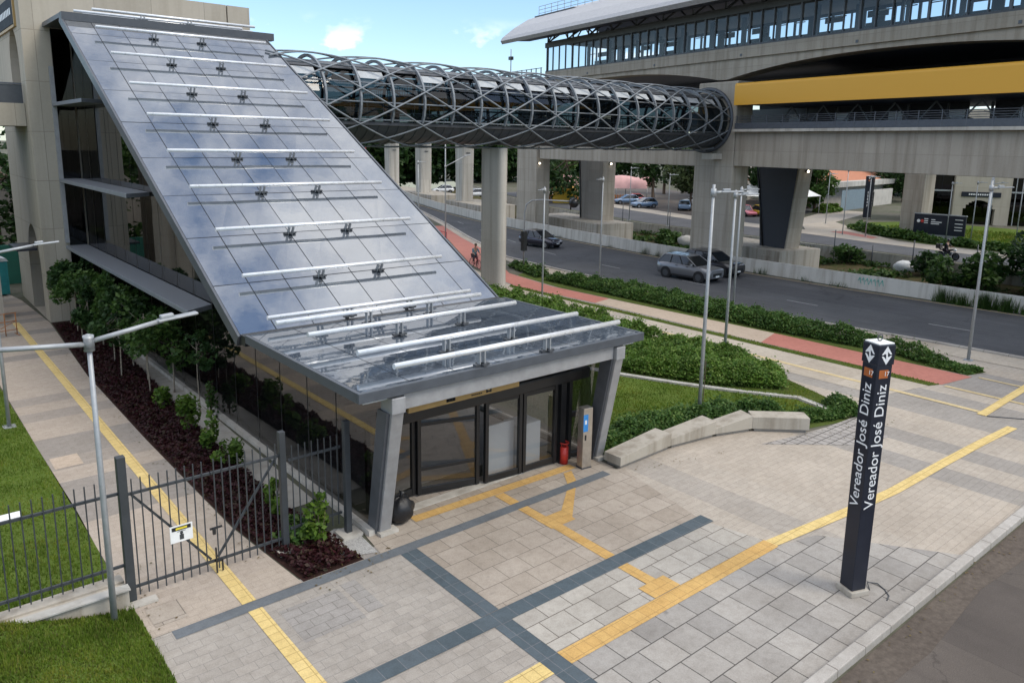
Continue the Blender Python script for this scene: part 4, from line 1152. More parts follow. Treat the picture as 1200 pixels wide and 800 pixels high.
def pillar(t0,t1,s0,s1,z0,z1,label,mat='concrete',taper=None,lamp=None,group='station pillars',shade_mat='pillar_face_shade'):
    e = st_empty('station_pillar', (t0+t1)/2, (s0+s1)/2, z0, label, 'pillar', group)
    org = ((t0+t1)/2, (s0+s1)/2, z0)
    sa, sb = taper or (s0, s1)
    m = SB(); m.hexa([(t0,sa,z0),(t1,sa,z0),(t1,sb,z0),(t0,sb,z0),(t0,s0,z1),(t1,s0,z1),(t1,s1,z1),(t0,s1,z1)])
    m.put('shaft', M[mat], e, org, bevel=.10)
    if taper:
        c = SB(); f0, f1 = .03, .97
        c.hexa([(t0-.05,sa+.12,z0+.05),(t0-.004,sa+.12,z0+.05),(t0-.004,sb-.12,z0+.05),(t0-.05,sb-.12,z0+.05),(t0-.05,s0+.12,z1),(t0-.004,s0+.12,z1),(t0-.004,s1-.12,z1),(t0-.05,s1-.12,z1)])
        c.put('face_shade', M[shade_mat], e, org)  # thin dark sheet, paints the shade under the deck onto this concrete face
        c = SB(); c.tube([(t0-.1,sb-.5,z0+.1),(t0-.1,s1-.7,7.2)],.09,6); c.put('drain_pipe', M['steel_black'], e, org)
    if lamp:
        m = SB(); lt, ls, lz = lamp; m.box(lt-.12,lt+.12,ls-.16,ls,lz-.1,lz+.1); o = m.put('wall_lamp', M['steel_mid'], e, org)
        m = SB(); m.sphere((lt,ls-.2,lz-.02),.10); q = m.put('bulb', M['lamp_glow'], e, org); q.parent = o
    return e
pillar(0,2.0,-.3,4.35,-4.3,14.5,'broad concrete pillar at the near end of the yellow-topped gallery')
pillar(0,2.0,31.3,35.9,-4.3,14.6,'wide concrete pillar just past the road pier, carrying the low cross beam', lamp=(.35,31.28,6.75))
pillar(7.6,9.5,-1.75,4.4,-.3,14.6,'leaning pillar with a shaded dark face, wider at the top', 'concrete', (-.2,2.9), lamp=(8.6,-1.0,7.0))
pillar(7.6,9.5,28.0,33.6,-4.2,14.6,'grey pillar between the parked cars and the canal, lit lamp on its edge', 'concrete', (28.0,32.5), shade_mat='concrete_dark', lamp=(8.6,27.98,6.8))
STK = 1.0
pillar(28,30,-.2,2.1,-.1,10.2,'plain square pillar standing on the lawn beside the black sign board')
m = SB(); m.box(27,31,-40,34,10.25,12); o = st_empty('rear_gallery', 29, -3, 10.25, 'concrete gallery deck resting on the lawn pillar', 'gallery'); m.put('deck', M['concrete_dark'], o, (29,-3,10.25))

STK = .905
def cap(t0,t1,s0,s1,z0,z1,label):
    m = SB(); m.box(t0,t1,s0,s1,z0,z1)
    for k in (0.12,.78): 
        s = s0+(s1-s0)*k; m.box(t0-.06,t0-.005,s,s+.9,z0,z1-.5)
    e = st_empty('pile_cap', (t0+t1)/2,(s0+s1)/2,z0,label,'pile cap','concrete pile caps by the canal')
    return m.put('block', M['concrete_dirty'], e, ((t0+t1)/2,(s0+s1)/2,z0), bevel=.05)
cap(5.5,11,-1.4,8.5,-4.4,-.12,'stained concrete pile cap under the dark leaning pillar')
cap(4.5,9.8,24.5,39,-4.4,-.15,'long pale pile cap below the wide pillar past the road pier')
STK = 1.0
cap(.0,5.5,45.5,57,-3,.55,'pale pile cap under the nearest viaduct column')
cap(.0,5.5,62,86,-3,.9,'long pale pile cap carrying the farthest viaduct columns')
for t, s, lab in [(2.0,54.5,'slim viaduct column nearest the road pier'),(2.0,69.5,'middle one of three slim viaduct columns before the trees'),(2.0,83.5,'farthest slim viaduct column beside the red banner')]:
    e = st_empty('viaduct_column', t, s, 0, lab, 'column', 'monorail viaduct columns')
    m = SB(); m.hexa([(t-1,s-1.15,.0),(t+1,s-1.15,0),(t+1,s+1.15,0),(t-1,s+1.15,0),(t-1.1,s-1.25,14.4),(t+1.1,s-1.25,14.4),(t+1.1,s+1.25,14.4),(t-1.1,s+1.25,14.4)])
    m.put('shaft', M['concrete_pale'], e, (t,s,0), bevel=.35)
    m = SB(); m.box(t-.3,t+.3,s-1.30,s-1.2,7.5,7.62); m.put('fixture', M['steel_dark'], e, (t,s,0))
e = st_empty('viaduct_column', 9.5, 47, 0, 'pale column half hidden behind the road pier', 'column', 'monorail viaduct columns')
m = SB(); m.box(8.5,10.5,45.8,48.2,-.3,14.4); m.put('shaft', M['concrete_pale'], e, (9.5,47,0), bevel=.35)
STK = .905
gd = st_empty('monorail_guideway', 2, 60, 14.5, 'monorail guideway with railing running out of the station end', 'guideway')
org = (2,60,14.5)
m = SB(); m.box(1,3,31,160,14.5,16.2); m.box(8.5,10.5,31,160,14.5,16.2); m.put('beam', M['concrete'], gd, org)
m = SB(); m.box(.2,11,31,160,16.25,16.6); m.put('walkway', M['steel_mid'], gd, org)
m = SB()
for z in (17.2,17.8): m.tube([(.3,31,z),(.3,150,z)],.04,5)
for k in range(70): m.beam((.3,31.2+1.1*k,16.6),(.3,31.2+1.1*k,17.85),.09,.09)
m.put('railing', M['tube_dark'], gd, org, recalc=False)
e = st_empty('signal_mast', .4, 38.5, 16.6, 'thin mast with signal head rising from the guideway', 'mast')
m = SB(); m.tube([(.4,38.5,16.6),(.4,38.5,20.6)],.06,6); m.put('mast', M['galvanised'], e, (.4,38.5,16.6))
m = SB(); m.box(.2,.6,38.2,38.8,19.3,19.7); m.put('signal_head', M['steel_dark'], e, (.4,38.5,16.6))

STK = 1.0
# ------------------------------------------------------------------ parapet along the canal, plants, graffiti
WL = [(50.2,-10),(49.95,8),(49.75,14),(49.5,24),(49.65,34),(50.5,42),(51.6,50),(53.6,62),(56.0,73),(59.0,84),(63.8,98),(72.4,118)]
m = MB()
b = len(m.v)
for x, y in WL: m.v.extend([(x-.16,y,0),(x-.10,y,.95),(x+.14,y,.95),(x+.20,y,-.3)])
for i in range(len(WL)-1):
    for k in range(3): m.f.append((i*4+k, i*4+k+1, (i+1)*4+k+1, (i+1)*4+k)); m.sm.append(False)
o = m.build('parapet_wall', M['white_wall']); tag(o, 'long low whitewashed parapet wall between road and canal', 'wall')
def wx(y): return lerp2(WL, y)-.145
gr = MB()
gy = 23.3
for k in range(7):                       # spray tag: teal scrawl strokes
    y0 = gy-k*.24
    pts = [(wx(y0-.02)-.0, y0-.0, .35+.3*random.random()), (wx(y0)-.0, y0-.12, .78), (wx(y0)-.0, y0-.22, .32+.1*random.random())]
    for a, c in zip(pts, pts[1:]): gr.beam((a[0]+.03,a[1],a[2]),(c[0]+.03,c[1],c[2]),.02,.07,up=(1,0,0))
tag(gr.build('graffiti', M['teal_paint']), 'teal spray-painted scrawl on the white parapet wall', 'graffiti')
wd = MB()
def tuft(mbb, x, y, z, h, n, rr):
    for i in range(n):
        a = random.uniform(0,6.28); r0 = rr*random.random()
        bx, by = x+math.cos(a)*r0, y+math.sin(a)*r0*1.8
        tx_, ty_ = bx+random.uniform(-.2,.2), by+random.uniform(-.2,.2)
        mbb.add([(bx-.03,by-.03,z),(bx+.03,by+.03,z),(tx_,ty_,z+h*random.uniform(.5,1.2))], [(0,1,2)])
for y0, h, n in [(42.2,.7,60),(40.6,.5,40),(39.1,.85,90),(36,.4,30),(47,.3,30),(30.5,.5,40),(18.0,.9,120),(17.0,.8,110),(15.7,1.0,160),(14.6,.9,150),(13.5,.7,90),(24.5,.35,30),(27,.4,20),(55,.3,30)]:
    tuft(wd, lerp2(WL,y0)-.35, y0, 0, h, n, .35)
tag(wd.build('weeds', M['leaf_tree'], recalc=False), kind='stuff')
# plants on the canal side
cv = []
for i in range(26000):
    y0 = rng.uniform(4, 80); u = rng.uniform(0,1)
    x0 = lerp2(FARB, y0)-.3-5.4*u
    if math.sin(x0*1.3+y0*.6)+math.sin(y0*.9)*.8+rng.uniform(-.6,.6) < .55: continue
    cv.append((x0, y0, -1.75+.6*(1-u)+rng.uniform(0,.4)))
tag(quads_mesh('bank_plants', np.array(cv), .22, M['leaf_tree'], flat=.3), kind='stuff')

def bush(x, y, z, r, h, n, leaf, mat, label, group=None, name='bush', seed=3):
    e = empty(name, (x,y,z), random.uniform(0,6), label, 'bush', group)
    q, c = crown_points(n, r, r, h*.5, h*.5, 12, .42, seed, .35)
    q[:,2] = np.maximum(q[:,2], .02)
    quads_mesh('foliage', q, leaf, mat, e, flat=.3, local=True, seed=seed)
    m = MB()
    for k in range(6):
        a = k*1.05; m.tube([(0,0,0),(math.cos(a)*r*.4,math.sin(a)*r*.4,h*.6)],[.03,.012],5,caps=False)
    m.build('stems', M['bark'], e, local=True, recalc=False)
    return e
for i, a in enumerate([(66.0,38.3,-1.6,2.6,1.7,2200,.28,M['leaf_dark'],'dark spreading bush beside the leaning pillar base'),
    (68.4,33.4,-1.3,1.3,2.0,900,.22,M['leaf_tree'],'bright round bush on the canal terrace nearest the leaning pillar'),
    (67.2,26.0,-1.4,1.0,2.2,800,.2,M['leaf_dark'],'upright bush beside the white sack on the terrace'),
    (63.5,23.6,-1.6,1.5,2.6,900,.22,M['leaf_tree'],'thin green shrub at the canal edge below the sack'),
    (66.6,52.5,-1.5,1.7,1.6,1100,.24,M['leaf_tree'],'low green bush between the pile cap and the pale boulder'),
    (65.8,17.6,-1.6,2.6,4.6,3200,.26,M['leaf_dark'],'large dark bushy tree leaning over the canal by the road lamp'),
    (63.5,20.6,-1.7,1.8,3.2,1500,.24,M['leaf_tree'],'mid green bush below the large dark canal tree'),
    (63.0,13.6,-1.7,2.8,4.6,2600,.26,M['leaf_dark'],'dark bush on the canal edge behind the tallest roadside weeds')]):
    bush(*a, group='bushes on the canal bank', seed=20+i)
o = MB().sphere((66.8,50.0,-.95),1.1,12,8,1,1.3,.62).build('boulder', M['rock_pale']); tag(o, 'pale boulder lying on the canal terrace', 'boulder')
for v in o.data.vertices: v.co *= 1+0.0*random.random(); v.co += Vector((random.uniform(-.1,.1),random.uniform(-.1,.1),random.uniform(-.08,.08)))
o = MB().sphere((68.3,28.0,-.95),.8,12,8,1,1.6,.75).build('sack', M['white_paint']); tag(o, 'white bulky sack lying behind a bush on the terrace', 'sack')
for v in o.data.vertices: v.co += Vector((random.uniform(-.06,.06),random.uniform(-.06,.06),random.uniform(-.05,.05)))
# thin young stakes/saplings along the far bank
k = 0
for x, y, h in [(69.2,34.6,3.0),(69.3,31.1,2.0),(69.9,38.5,2.6),(69.0,27.5,2.8),(70.8,55,3.2),(70.9,62.2,3.6),(68.7,22.5,3.0),(70.6,47.5,3.0)]:
    e = empty('fence_stake', (x-1.2,y,-1.3), 0, 'thin dark stake standing on the far canal bank', 'stake', 'stakes along the far canal bank')
    MB().tube([(0,0,0),(.05,.03,h)],.05,5).build('post', M['steel_dark'], e, local=True)

# ------------------------------------------------------------------ lamps
def lamp_mast(x, y, H, arms, label, group='street lamps', z0=0.0, r=.085, base=True):
    r = r*.80
    e = empty('street_lamp', (x,y,z0), 0, label, 'street lamp', group)
    m = MB(); m.tube([(0,0,0),(0,0,H*.5),(0,0,H)],[r,r*.86,r*.66],10)
    if base: m.box(-.17,.17,-.17,.17,0,.03)
    m.build('pole', M['galvanised'], e, local=True, recalc=False)
    for (dx, dy, dz, zs) in arms:
        l = math.hypot(dx,dy); ux, uy = dx/l, dy/l
        m = MB(); m.tube([(0,0,zs),(dx,dy,zs+dz)],.045,8); m.tube([(0,0,zs-.12),(0,0,zs+.12)],.09,10)
        a = m.build('arm', M['galvanised'], e, local=True, recalc=False)
        h = MB(); p0 = Vector((dx,dy,zs+dz)); p1 = p0+Vector((ux*.62,uy*.62,dz/l*.62*.6)); h.beam(p0-Vector((ux*.1,uy*.1,0)), p1, .17, .05); h.beam(p0-Vector((ux*.05,uy*.05,-.05)), p0.lerp(p1,.3)+Vector((0,0,.05)), .13, .10)
        o = h.build('lamp_head', M['galvanised'], e, local=True, bevel=.02); 
    return e
lamp_mast(2.7,14.67,5.62,[(1.25,0,.22,5.48),(-1.45,0,.12,5.44)],'double-armed galvanised lamp beside the fence and low white wall', r=.075)
lamp_mast(2.65,27.6,5.62,[(1.25,0,.2,5.48),(-1.4,0,.2,5.48)],'double-armed galvanised lamp on the lawn edge along the walk', r=.075)
lamp_mast(20.4,14.46,7.85,[(.28,-.2,.02,7.6)],'tall lamp pole rising behind the stepped concrete bench', r=.085)
lamp_mast(27.2,18.2,7.3,[(.25,-.2,.02,7.1)],'tall slim lamp pole at the corner of the hedge mass', r=.08)
lamp_mast(37.0,24.4,6.9,[(.3,-.2,.03,6.7)],'slim lamp pole at the road kerb behind the hedge-corner pole', r=.08)
lamp_mast(36.3,11.9,7.8,[(.3,-.2,.02,7.5)],'lamp pole at the end of the roadside hedge', r=.09)
lamp_mast(37.6,35.4,6.95,[(-.3,-.1,.02,6.75)],'slim pole in the roadside hedge between the two moving cars', r=.07)
lamp_mast(28.8,31.5,6.7,[(-.2,-.1,.02,6.5)],'slim pole at the walk edge beside the cycle path', r=.07)
lamp_mast(40.1,57.1,11.0,[(2.0,-.2,.9,6.9)],'tall road lamp with one long arm near the cyclist', r=.09)
lamp_mast(43.0,66.0,7.2,[(.3,0,.02,7.0)],'short plain pole behind the long-armed road lamp', r=.10)
e = empty('traffic_light', (35.7,41.1,0), 0, 'gooseneck pole holding a round dark signal over the road', 'traffic light')
m = MB(); m.tube([(0,0,0),(0,0,4.2),(.08,-.1,4.8),(.35,-.4,5.1),(.8,-.9,5.15),(2.2,-2.4,5.1)],.055,8); m.build('pole', M['galvanised'], e, local=True, recalc=False)
m = MB(); m.sphere((2.35,-2.55,5.0),.36,12,8); m.tube([(2.2,-2.4,5.35),(2.2,-2.4,4.5)],.05,6); m.build('signal_head', M['frame_black'], e, local=True)
MB().box(-.16,.16,-.16,.16,1.5,2.9).build('control_box', M['frame_black'], e, local=True)
for x,y,H,lab in [(79.9,39.9,7.0,'thin pole on the far walk beside the black totem'),(90.0,47.2,6.2,'thin pole by the green verge of the side street'),(80.3,37.6,6.4,'slim pole at the edge of the far round hedge'),(83.2,28.5,6.2,'thin pole in front of the black sign board'),(83.8,31.0,6.0,'thin pole at the middle of the black sign board'),(85.5,25.3,7.0,'slim pole before the arched concrete building'),(71.8,63,6.5,'pole by the far kerb next to the pink tent'),(70.5,56.0,6.0,'dark thin pole at the far kerb near parked cars')]:
    lamp_mast(x,y,H,[(.3,-.2,.02,H-.2)],lab,'slim poles beyond the canal',r=.07)
lamp_mast(81.6,26.7,7.4,[(.9,-.5,.1,6.0)],'thick white pole with camera arm by the far lawn','slim poles beyond the canal',r=.22)

# ------------------------------------------------------------------ fence and gate
def fence_run(e, x0, x1, y, zb, zt, z_r1, z_r2, step=.17):
    m = MB(); x = x0
    while x <= x1+1e-6:
        m.beam((x,y,zb(x)),(x,y,zt),.022,.022); x += step
    m.build('bars', M['fence_paint'], e, recalc=False)
    for z in (z_r1, z_r2):
        MB().beam((x0-.08,y+.035,z),(x1+.08,y+.035,z),.05,.05).build('rail', M['fence_paint'], e)
FY = 15.22
fe = empty('metal_fence', (-2,FY,0), 0, 'dark vertical-bar fence panel standing over the lawn bank and low wall', 'fence')
fence_run(fe, -6.0, 2.98, FY, lambda x: .62, 2.62, .80, 2.30)
for x in (-1.3,-6.1): MB().box(x-.05,x+.05,FY+.06,FY+.16,.1,2.75).build('post', M['fence_paint'], fe)
e = empty('gate_post', (3.14,FY,0), 0, 'stout dark gate post standing by the low white wall', 'post', 'dark fence posts')
MB().box(3.06,3.22,FY-.08,FY+.08,0,3.05).build('post', M['fence_paint'], e, bevel=.01)
MB().box(2.95,3.55,FY-.3,FY-.1,.0,.06).build('footing', M['concrete_pale'], e)
e = empty('gate_post', (6.33,FY,0), 0, 'dark gate post at the edge of the planting bed', 'post', 'dark fence posts')
MB().box(6.26,6.40,FY-.07,FY+.07,0,2.80).build('post', M['fence_paint'], e, bevel=.01)
MB().box(6.1,6.55,FY-.25,FY+.2,.0,.07).build('footing', M['concrete_pale'], e)
e = empty('gate_post', (7.75,FY-.25,0), 0, 'dark end post of the fence close to the glass wall', 'post', 'dark fence posts')
MB().box(7.68,7.82,FY-.32,FY-.18,0,2.80).build('post', M['fence_paint'], e, bevel=.01)
MB().box(7.5,8.0,FY-.5,FY-.05,.0,.08).build('footing', M['concrete_pale'], e)
fe = empty('metal_fence', (7.0,FY,0), 0, 'short dark fence panel over the planting bed by the glass wall', 'fence')
fence_run(fe, 6.52, 7.62, FY-.08, lambda x: .25, 2.45, .50, 2.12, .155)
def gate(x0, x1, label, dirn):
    e = empty('gate_leaf', ((x0+x1)/2,FY,0), 0, label, 'gate', 'double gate leaves')
    fence_run(e, x0, x1, FY, lambda x: .10, 2.55, .28, 2.24, .165)
    a, b = ((x0,2.2),(x1,.32)) if dirn > 0 else ((x0,.32),(x1,2.2))
    MB().beam((a[0],FY+.07,a[1]),(b[0],FY+.07,b[1]),.04,.045).build('brace', M['fence_paint'], e)
    return e
ga = gate(3.30,4.72,'gate leaf with the warning sign, bracing falling towards the gate middle',1)
gb = gate(4.86,6.22,'gate leaf without a sign, next to the planting bed',-1)
m = MB(); m.beam((4.70,FY-.04,1.05),(4.95,FY-.04,1.05),.03,.04); m.beam((4.78,FY-.05,1.06),(4.78,FY-.05,.92),.05,.06); m.build('latch', M['steel_black'], gb)
m = MB(); m.beam((4.80,FY-.03,.02),(4.80,FY-.03,.6),.03,.03); m.beam((4.92,FY-.03,.04),(4.92,FY-.03,.3),.03,.03); m.beam((4.80,FY-.03,.28),(4.92,FY-.03,.28),.03,.03); m.build('drop_bolt', M['steel_black'], gb)
sg = empty('warning_sign', (4.12,FY-.05,1.1), 0, 'white warning sign with yellow and black header fixed on the gate', 'sign')
MB().box(3.92,4.36,FY-.045,FY-.03,.98,1.34).build('plate', M['white_paint'], sg)
MB().box(3.955,4.325,FY-.051,FY-.046,1.235,1.315).build('header', M['frame_black'], sg)
MB().box(4.03,4.25,FY-.056,FY-.052,1.255,1.295).build('header_text_bar', M['sign_yellow'], sg)
m = MB(); m.box(4.10,4.18,FY-.051,FY-.046,1.03,1.14); m.sphere((4.14,FY-.046,1.17),.033,8,6,1,.15,1); m.box(4.06,4.22,FY-.051,FY-.046,1.205,1.213); m.build('pictogram', M['fence_paint'], sg)
# low wall by the gate post
m = MB(); m.prism([(-3,15.32),(3.05,15.32),(3.05,15.62),(-3,15.62)], 0, .44); m.prism([(1.0,15.0),(3.05,14.98),(3.05,15.32),(1.0,15.32)],0,.40)
o = m.build('low_wall', M['concrete_dirty']); tag(o, 'low concrete retaining wall with white top under the fence', 'wall')
m = MB(); m.prism([(-3,14.93),(3.07,14.91),(3.07,15.14),(-3,15.14)], .43, .46); q = m.build('coping', M['white_wall'], o, local=True)
tag(MB().box(1.1,2.0,20.4,20.75,0,.09).build('utility_box', M['white_paint']), 'small white box lying on the lawn behind the fence', 'box')

# ------------------------------------------------------------------ stepped bench, totem and forecourt things
fr = [(15.5,13.50),(17.85,13.58),(19.75,13.32),(21.1,12.88),(22.45,11.66)]
hs = [(.36,.50),(.32,.54),(.28,.54),(.50,.50)]
names = ['concrete bench block nearest the entrance, top sloping up','second concrete bench block from the entrance','third concrete bench block, in front of the tall lamp pole side','level concrete bench block at the far end by the hedge']
for i in range(4):
    a = Vector((*fr[i],0)); b = Vector((*fr[i+1],0)); d = (b-a).normalized(); n2 = Vector((-d.y,d.x,0))*.62
    h0, h1 = hs[i]
    e = empty('concrete_bench', a.lerp(b,.5), 0, names[i], 'bench', 'stepped concrete bench blocks')
    m = MB(); z0 = .10
    a2, b2 = a+d*.001, b-d*.001
    m.hexa([(a2.x,a2.y,z0),(b2.x,b2.y,z0),((b2+n2).x,(b2+n2).y,z0),((a2+n2).x,(a2+n2).y,z0),(a2.x,a2.y,h0),(b2.x,b2.y,h1),((b2+n2).x,(b2+n2).y,h1),((a2+n2).x,(a2+n2).y,h0)])
    m.build('block', M['bench_concrete'], e, bevel=.010)
    m = MB(); a3, b3 = a+n2*.10+d*.08, b+n2*.10-d*.08; m.hexa([(a3.x,a3.y,0),(b3.x,b3.y,0),((b3+n2*.8).x,(b3+n2*.8).y,0),((a3+n2*.8).x,(a3+n2*.8).y,0),(a3.x,a3.y,.098),(b3.x,b3.y,.098),((b3+n2*.8).x,(b3+n2*.8).y,.098),((a3+n2*.8).x,(a3+n2*.8).y,.098)])
    m.build('plinth', M['concrete_dark'], e)

def text_mesh(txt, size, name, mat, parent, mtx):
    cu = bpy.data.curves.new(name, 'FONT'); cu.body = txt; cu.size = size; cu.align_x = 'LEFT'; cu.align_y = 'CENTER'; cu.extrude = .002
    to = bpy.data.objects.new(name, cu); COL.objects.link(to)
    bpy.context.view_layer.update()
    me = bpy.data.meshes.new_from_object(to.evaluated_get(bpy.context.evaluated_depsgraph_get()))
    bpy.data.objects.remove(to, do_unlink=True)
    me.transform(mtx); me.materials.clear(); me.materials.append(mat)
    o = bpy.data.objects.new(name, me); COL.objects.link(o); o.parent = parent
    return o
def sign_totem(loc, H, rz, a, label, full=True, wtop=None):
    e = empty('sign_totem', loc, rz, label, 'sign')
    h = a/2
    m = MB(); m.hexa([(-h*.93,-h*.93,.13),(h*.93,-h*.93,.13),(h*.93,h*.93,.13),(-h*.93,h*.93,.13),(-h,-h,H-.44),(h,-h,H-.44),(h,h,H-.44),(-h,h,H-.44)])
    m.build('body', M['totem_navy'], e, local=True, bevel=.012)
    k = h+.02
    m = MB(); m.box(-k,k,-k,k,H-.437,H-.03); hd = m.build('head', M['totem_navy'], e, local=True, bevel=.02)
    m = MB(); m.box(-k+.02,k-.02,-k+.02,k-.02,H-.03,H); m.build('cap', M['white_paint'], e, local=True, bevel=.01)
    m = MB(); 
    for i in range(12):
        t0, t1 = 2*PI*i/12, 2*PI*(i+1)/12
        m.tube([(.06*math.cos(t0),.0,H+.07+.06*math.sin(t0)),(.06*math.cos(t1),.0,H+.07+.06*math.sin(t1))],.012,5)
    m.build('lifting_ring', M['steel_dark'], e, local=True)
    m = MB(); m.box(-h-.04,h+.04,-h-.04,h+.04,0,.128); m.build('base', M['concrete_dirty'], e, local=True, bevel=.02)
    # faces: local -x face and local -y face carry the writing
    for ang in (-PI/2, 0.0):
        # frame: u along the face, w up, outward normal; ang=0 is the -y face
        Rm = Matrix.Rotation(ang, 4, 'Z')
        def P(u, w, off): return tuple(Rm @ Vector((u, -off, w)))
        lo = MB(); zc0 = H-.235; rw, rh = .125, .185; off = k+.004
        def tri(pts, o=off): lo.add([P(u, zc0+w, o) for u, w in pts], [tuple(range(len(pts)))])
        # pointed chevrons: roof half, floor half, and the slanted stroke with two arrow heads
        gp = .014; tk = .050
        tri([(-rw,gp+.0),(0,rh),(rw,gp),(rw-tk*.0,gp+.0),(rw-tk*.9,gp),(0,rh-tk*1.9),(-rw+tk*.9,gp)])
        tri([(-rw,-gp),(-rw+tk*.9,-gp),(0,-rh+tk*1.9),(rw-tk*.9,-gp),(rw,-gp),(0,-rh)])
        tri([(-.028,rh*.52),(.012,rh*.52),(.030,-rh*.52),(-.010,-rh*.52)], off+.001)
        tri([(-.055,rh*.16),(-.02,rh*.52),(.0,rh*.16)], off+.002); tri([(.055,-rh*.16),(.02,-rh*.52),(.0,-rh*.16)], off+.002)
        q = lo.build('emblem', M['letter_white'], hd, local=True, recalc=False)
        tgm = MB(); hh = h*.99
        tgm.add([P(-.12,H-.70,hh+.006),(P(.10,H-.70,hh+.006)),(P(.10,H-.53,hh+.006)),(P(-.12,H-.53,hh+.006))],[(0,1,2,3)])
        tgm.build('line_tag', M['orange_tag'], e, local=True, recalc=False)
        tm = Rm @ Matrix.Translation((-.005,-(hh+.009),H-.615)) @ Matrix.Rotation(PI/2,4,'X')
        text_mesh('17', .13, 'line_number', M['letter_white'], e, tm)
        if full:
            z0, z1 = 1.93, 4.53
            tm = Rm @ Matrix.Translation((.0,-(h*.985+.004),z0)) @ Matrix.Rotation(PI/2,4,'X') @ Matrix.Rotation(PI/2,4,'Z')
            o = text_mesh('Vereador José Diniz', .30, 'lettering', M['letter_white'], e, Matrix.Identity(4))
            xsv = [v.co.x for v in o.data.vertices]; ln = max(xsv)-min(xsv)
            o.data.transform(Matrix.Translation((-min(xsv),0,0))); o.data.transform(Matrix.Diagonal(((z1-z0)/ln, (z1-z0)/ln, 1, 1))); o.data.transform(tm)
        else:
            m = MB()
            for q_ in range(5): m.add([P(-.05,1.6+q_*.42,h+.004),P(.05,1.6+q_*.42,h+.004),P(.05,1.9+q_*.42,h+.004),P(-.05,1.9+q_*.42,h+.004)],[(0,1,2,3)])
            m.build('lettering', M['letter_white'], e, local=True, recalc=False)
    return e
tt = sign_totem((14.78,6.42,0), 5.36, R(-21.5), .375, 'tall dark navy station totem with white vertical lettering on the forecourt')
m = MB(); m.tube([(15.1,6.2,.02),(15.3,6.35,.05),(15.45,6.2,.03),(15.35,6.0,.02),(15.2,5.85,.02),(15.0,5.8,.015)],.012,5)
tag(m.build('cable', M['steel_dark']), 'loose thin cable curling on the paving beside the navy totem', 'cable')
m = MB(); m.tube([(28.9,8.66,.02),(29.2,8.3,.02),(29.5,7.9,.02),(30.1,7.2,.02)],.018,5)
tag(m.build('hose', M['steel_dark']), 'thin dark line lying across the faded walk near the kerb', 'cable')
sign_totem((101.9,47.8,0), 5.6, R(10), .9, 'distant black totem by the side street in front of the blue fence', full=False)

ki = empty('intercom_post', (14.82,14.28,0), R(-8), 'stainless steel intercom post with a blue screen outside the doors', 'intercom post')
MB().box(-.16,.16,-.13,.13,.04,1.80).build('body', M['stainless'], ki, local=True, bevel=.012)
MB().box(-.163,.0,-.136,-.131,1.12,1.62).build('screen', M['screen_blue'], ki, local=True)
MB().box(-.12,-.05,-.142,-.137,1.34,1.46).build('screen_icon', M['white_board'], ki, local=True)
MB().box(-.10,-.05,-.14,-.131,.86,1.02).build('speaker', M['frame_black'], ki, local=True)
MB().box(-.17,.17,-.14,.14,0,.038).build('base', M['steel_dark'], ki, local=True)
rb = empty('red_bin', (14.55,14.82,0), 0, 'small red cylindrical bin with a ring top beside the intercom post', 'bin')
MB().tube([(0,0,0),(0,0,.52)],.125,16).build('body', M['red_plastic'], rb, local=True)
m = MB()
for i in range(16):
    t0,t1 = 2*PI*i/16,2*PI*(i+1)/16; m.tube([(.12*math.cos(t0),.12*math.sin(t0),.63),(.12*math.cos(t1),.12*math.sin(t1),.63)],.022,6)
for i in range(4): m.tube([(.11*math.cos(i*1.57),.11*math.sin(i*1.57),.5),(.11*math.cos(i*1.57),.11*math.sin(i*1.57),.63)],.012,5)
m.build('rim', M['red_plastic'], rb, local=True, recalc=False)
tb = empty('rubbish_bag', (9.02,14.72,0), 0, 'full black rubbish bag slumped against the entrance column', 'bag')
m = MB().sphere((0,0,.33),.34,18,12,1.0,.85,1.0); o = m.build('body', M['bag_black'], tb, local=True)
for v in o.data.vertices:
    v.co.z = max(v.co.z, 0.0); a = math.atan2(v.co.y,v.co.x); f = 1+.07*math.sin(a*7+v.co.z*9)+.05*math.sin(a*13-v.co.z*15); v.co.x *= f; v.co.y *= f
    if v.co.z > .5: v.co.z += .03*math.sin(a*5)
m = MB().tube([(0,0,.6),(.02,.0,.70),(.06,.02,.78)],[.06,.03,.09],8); m.build('knot', M['bag_black'], tb, local=True)

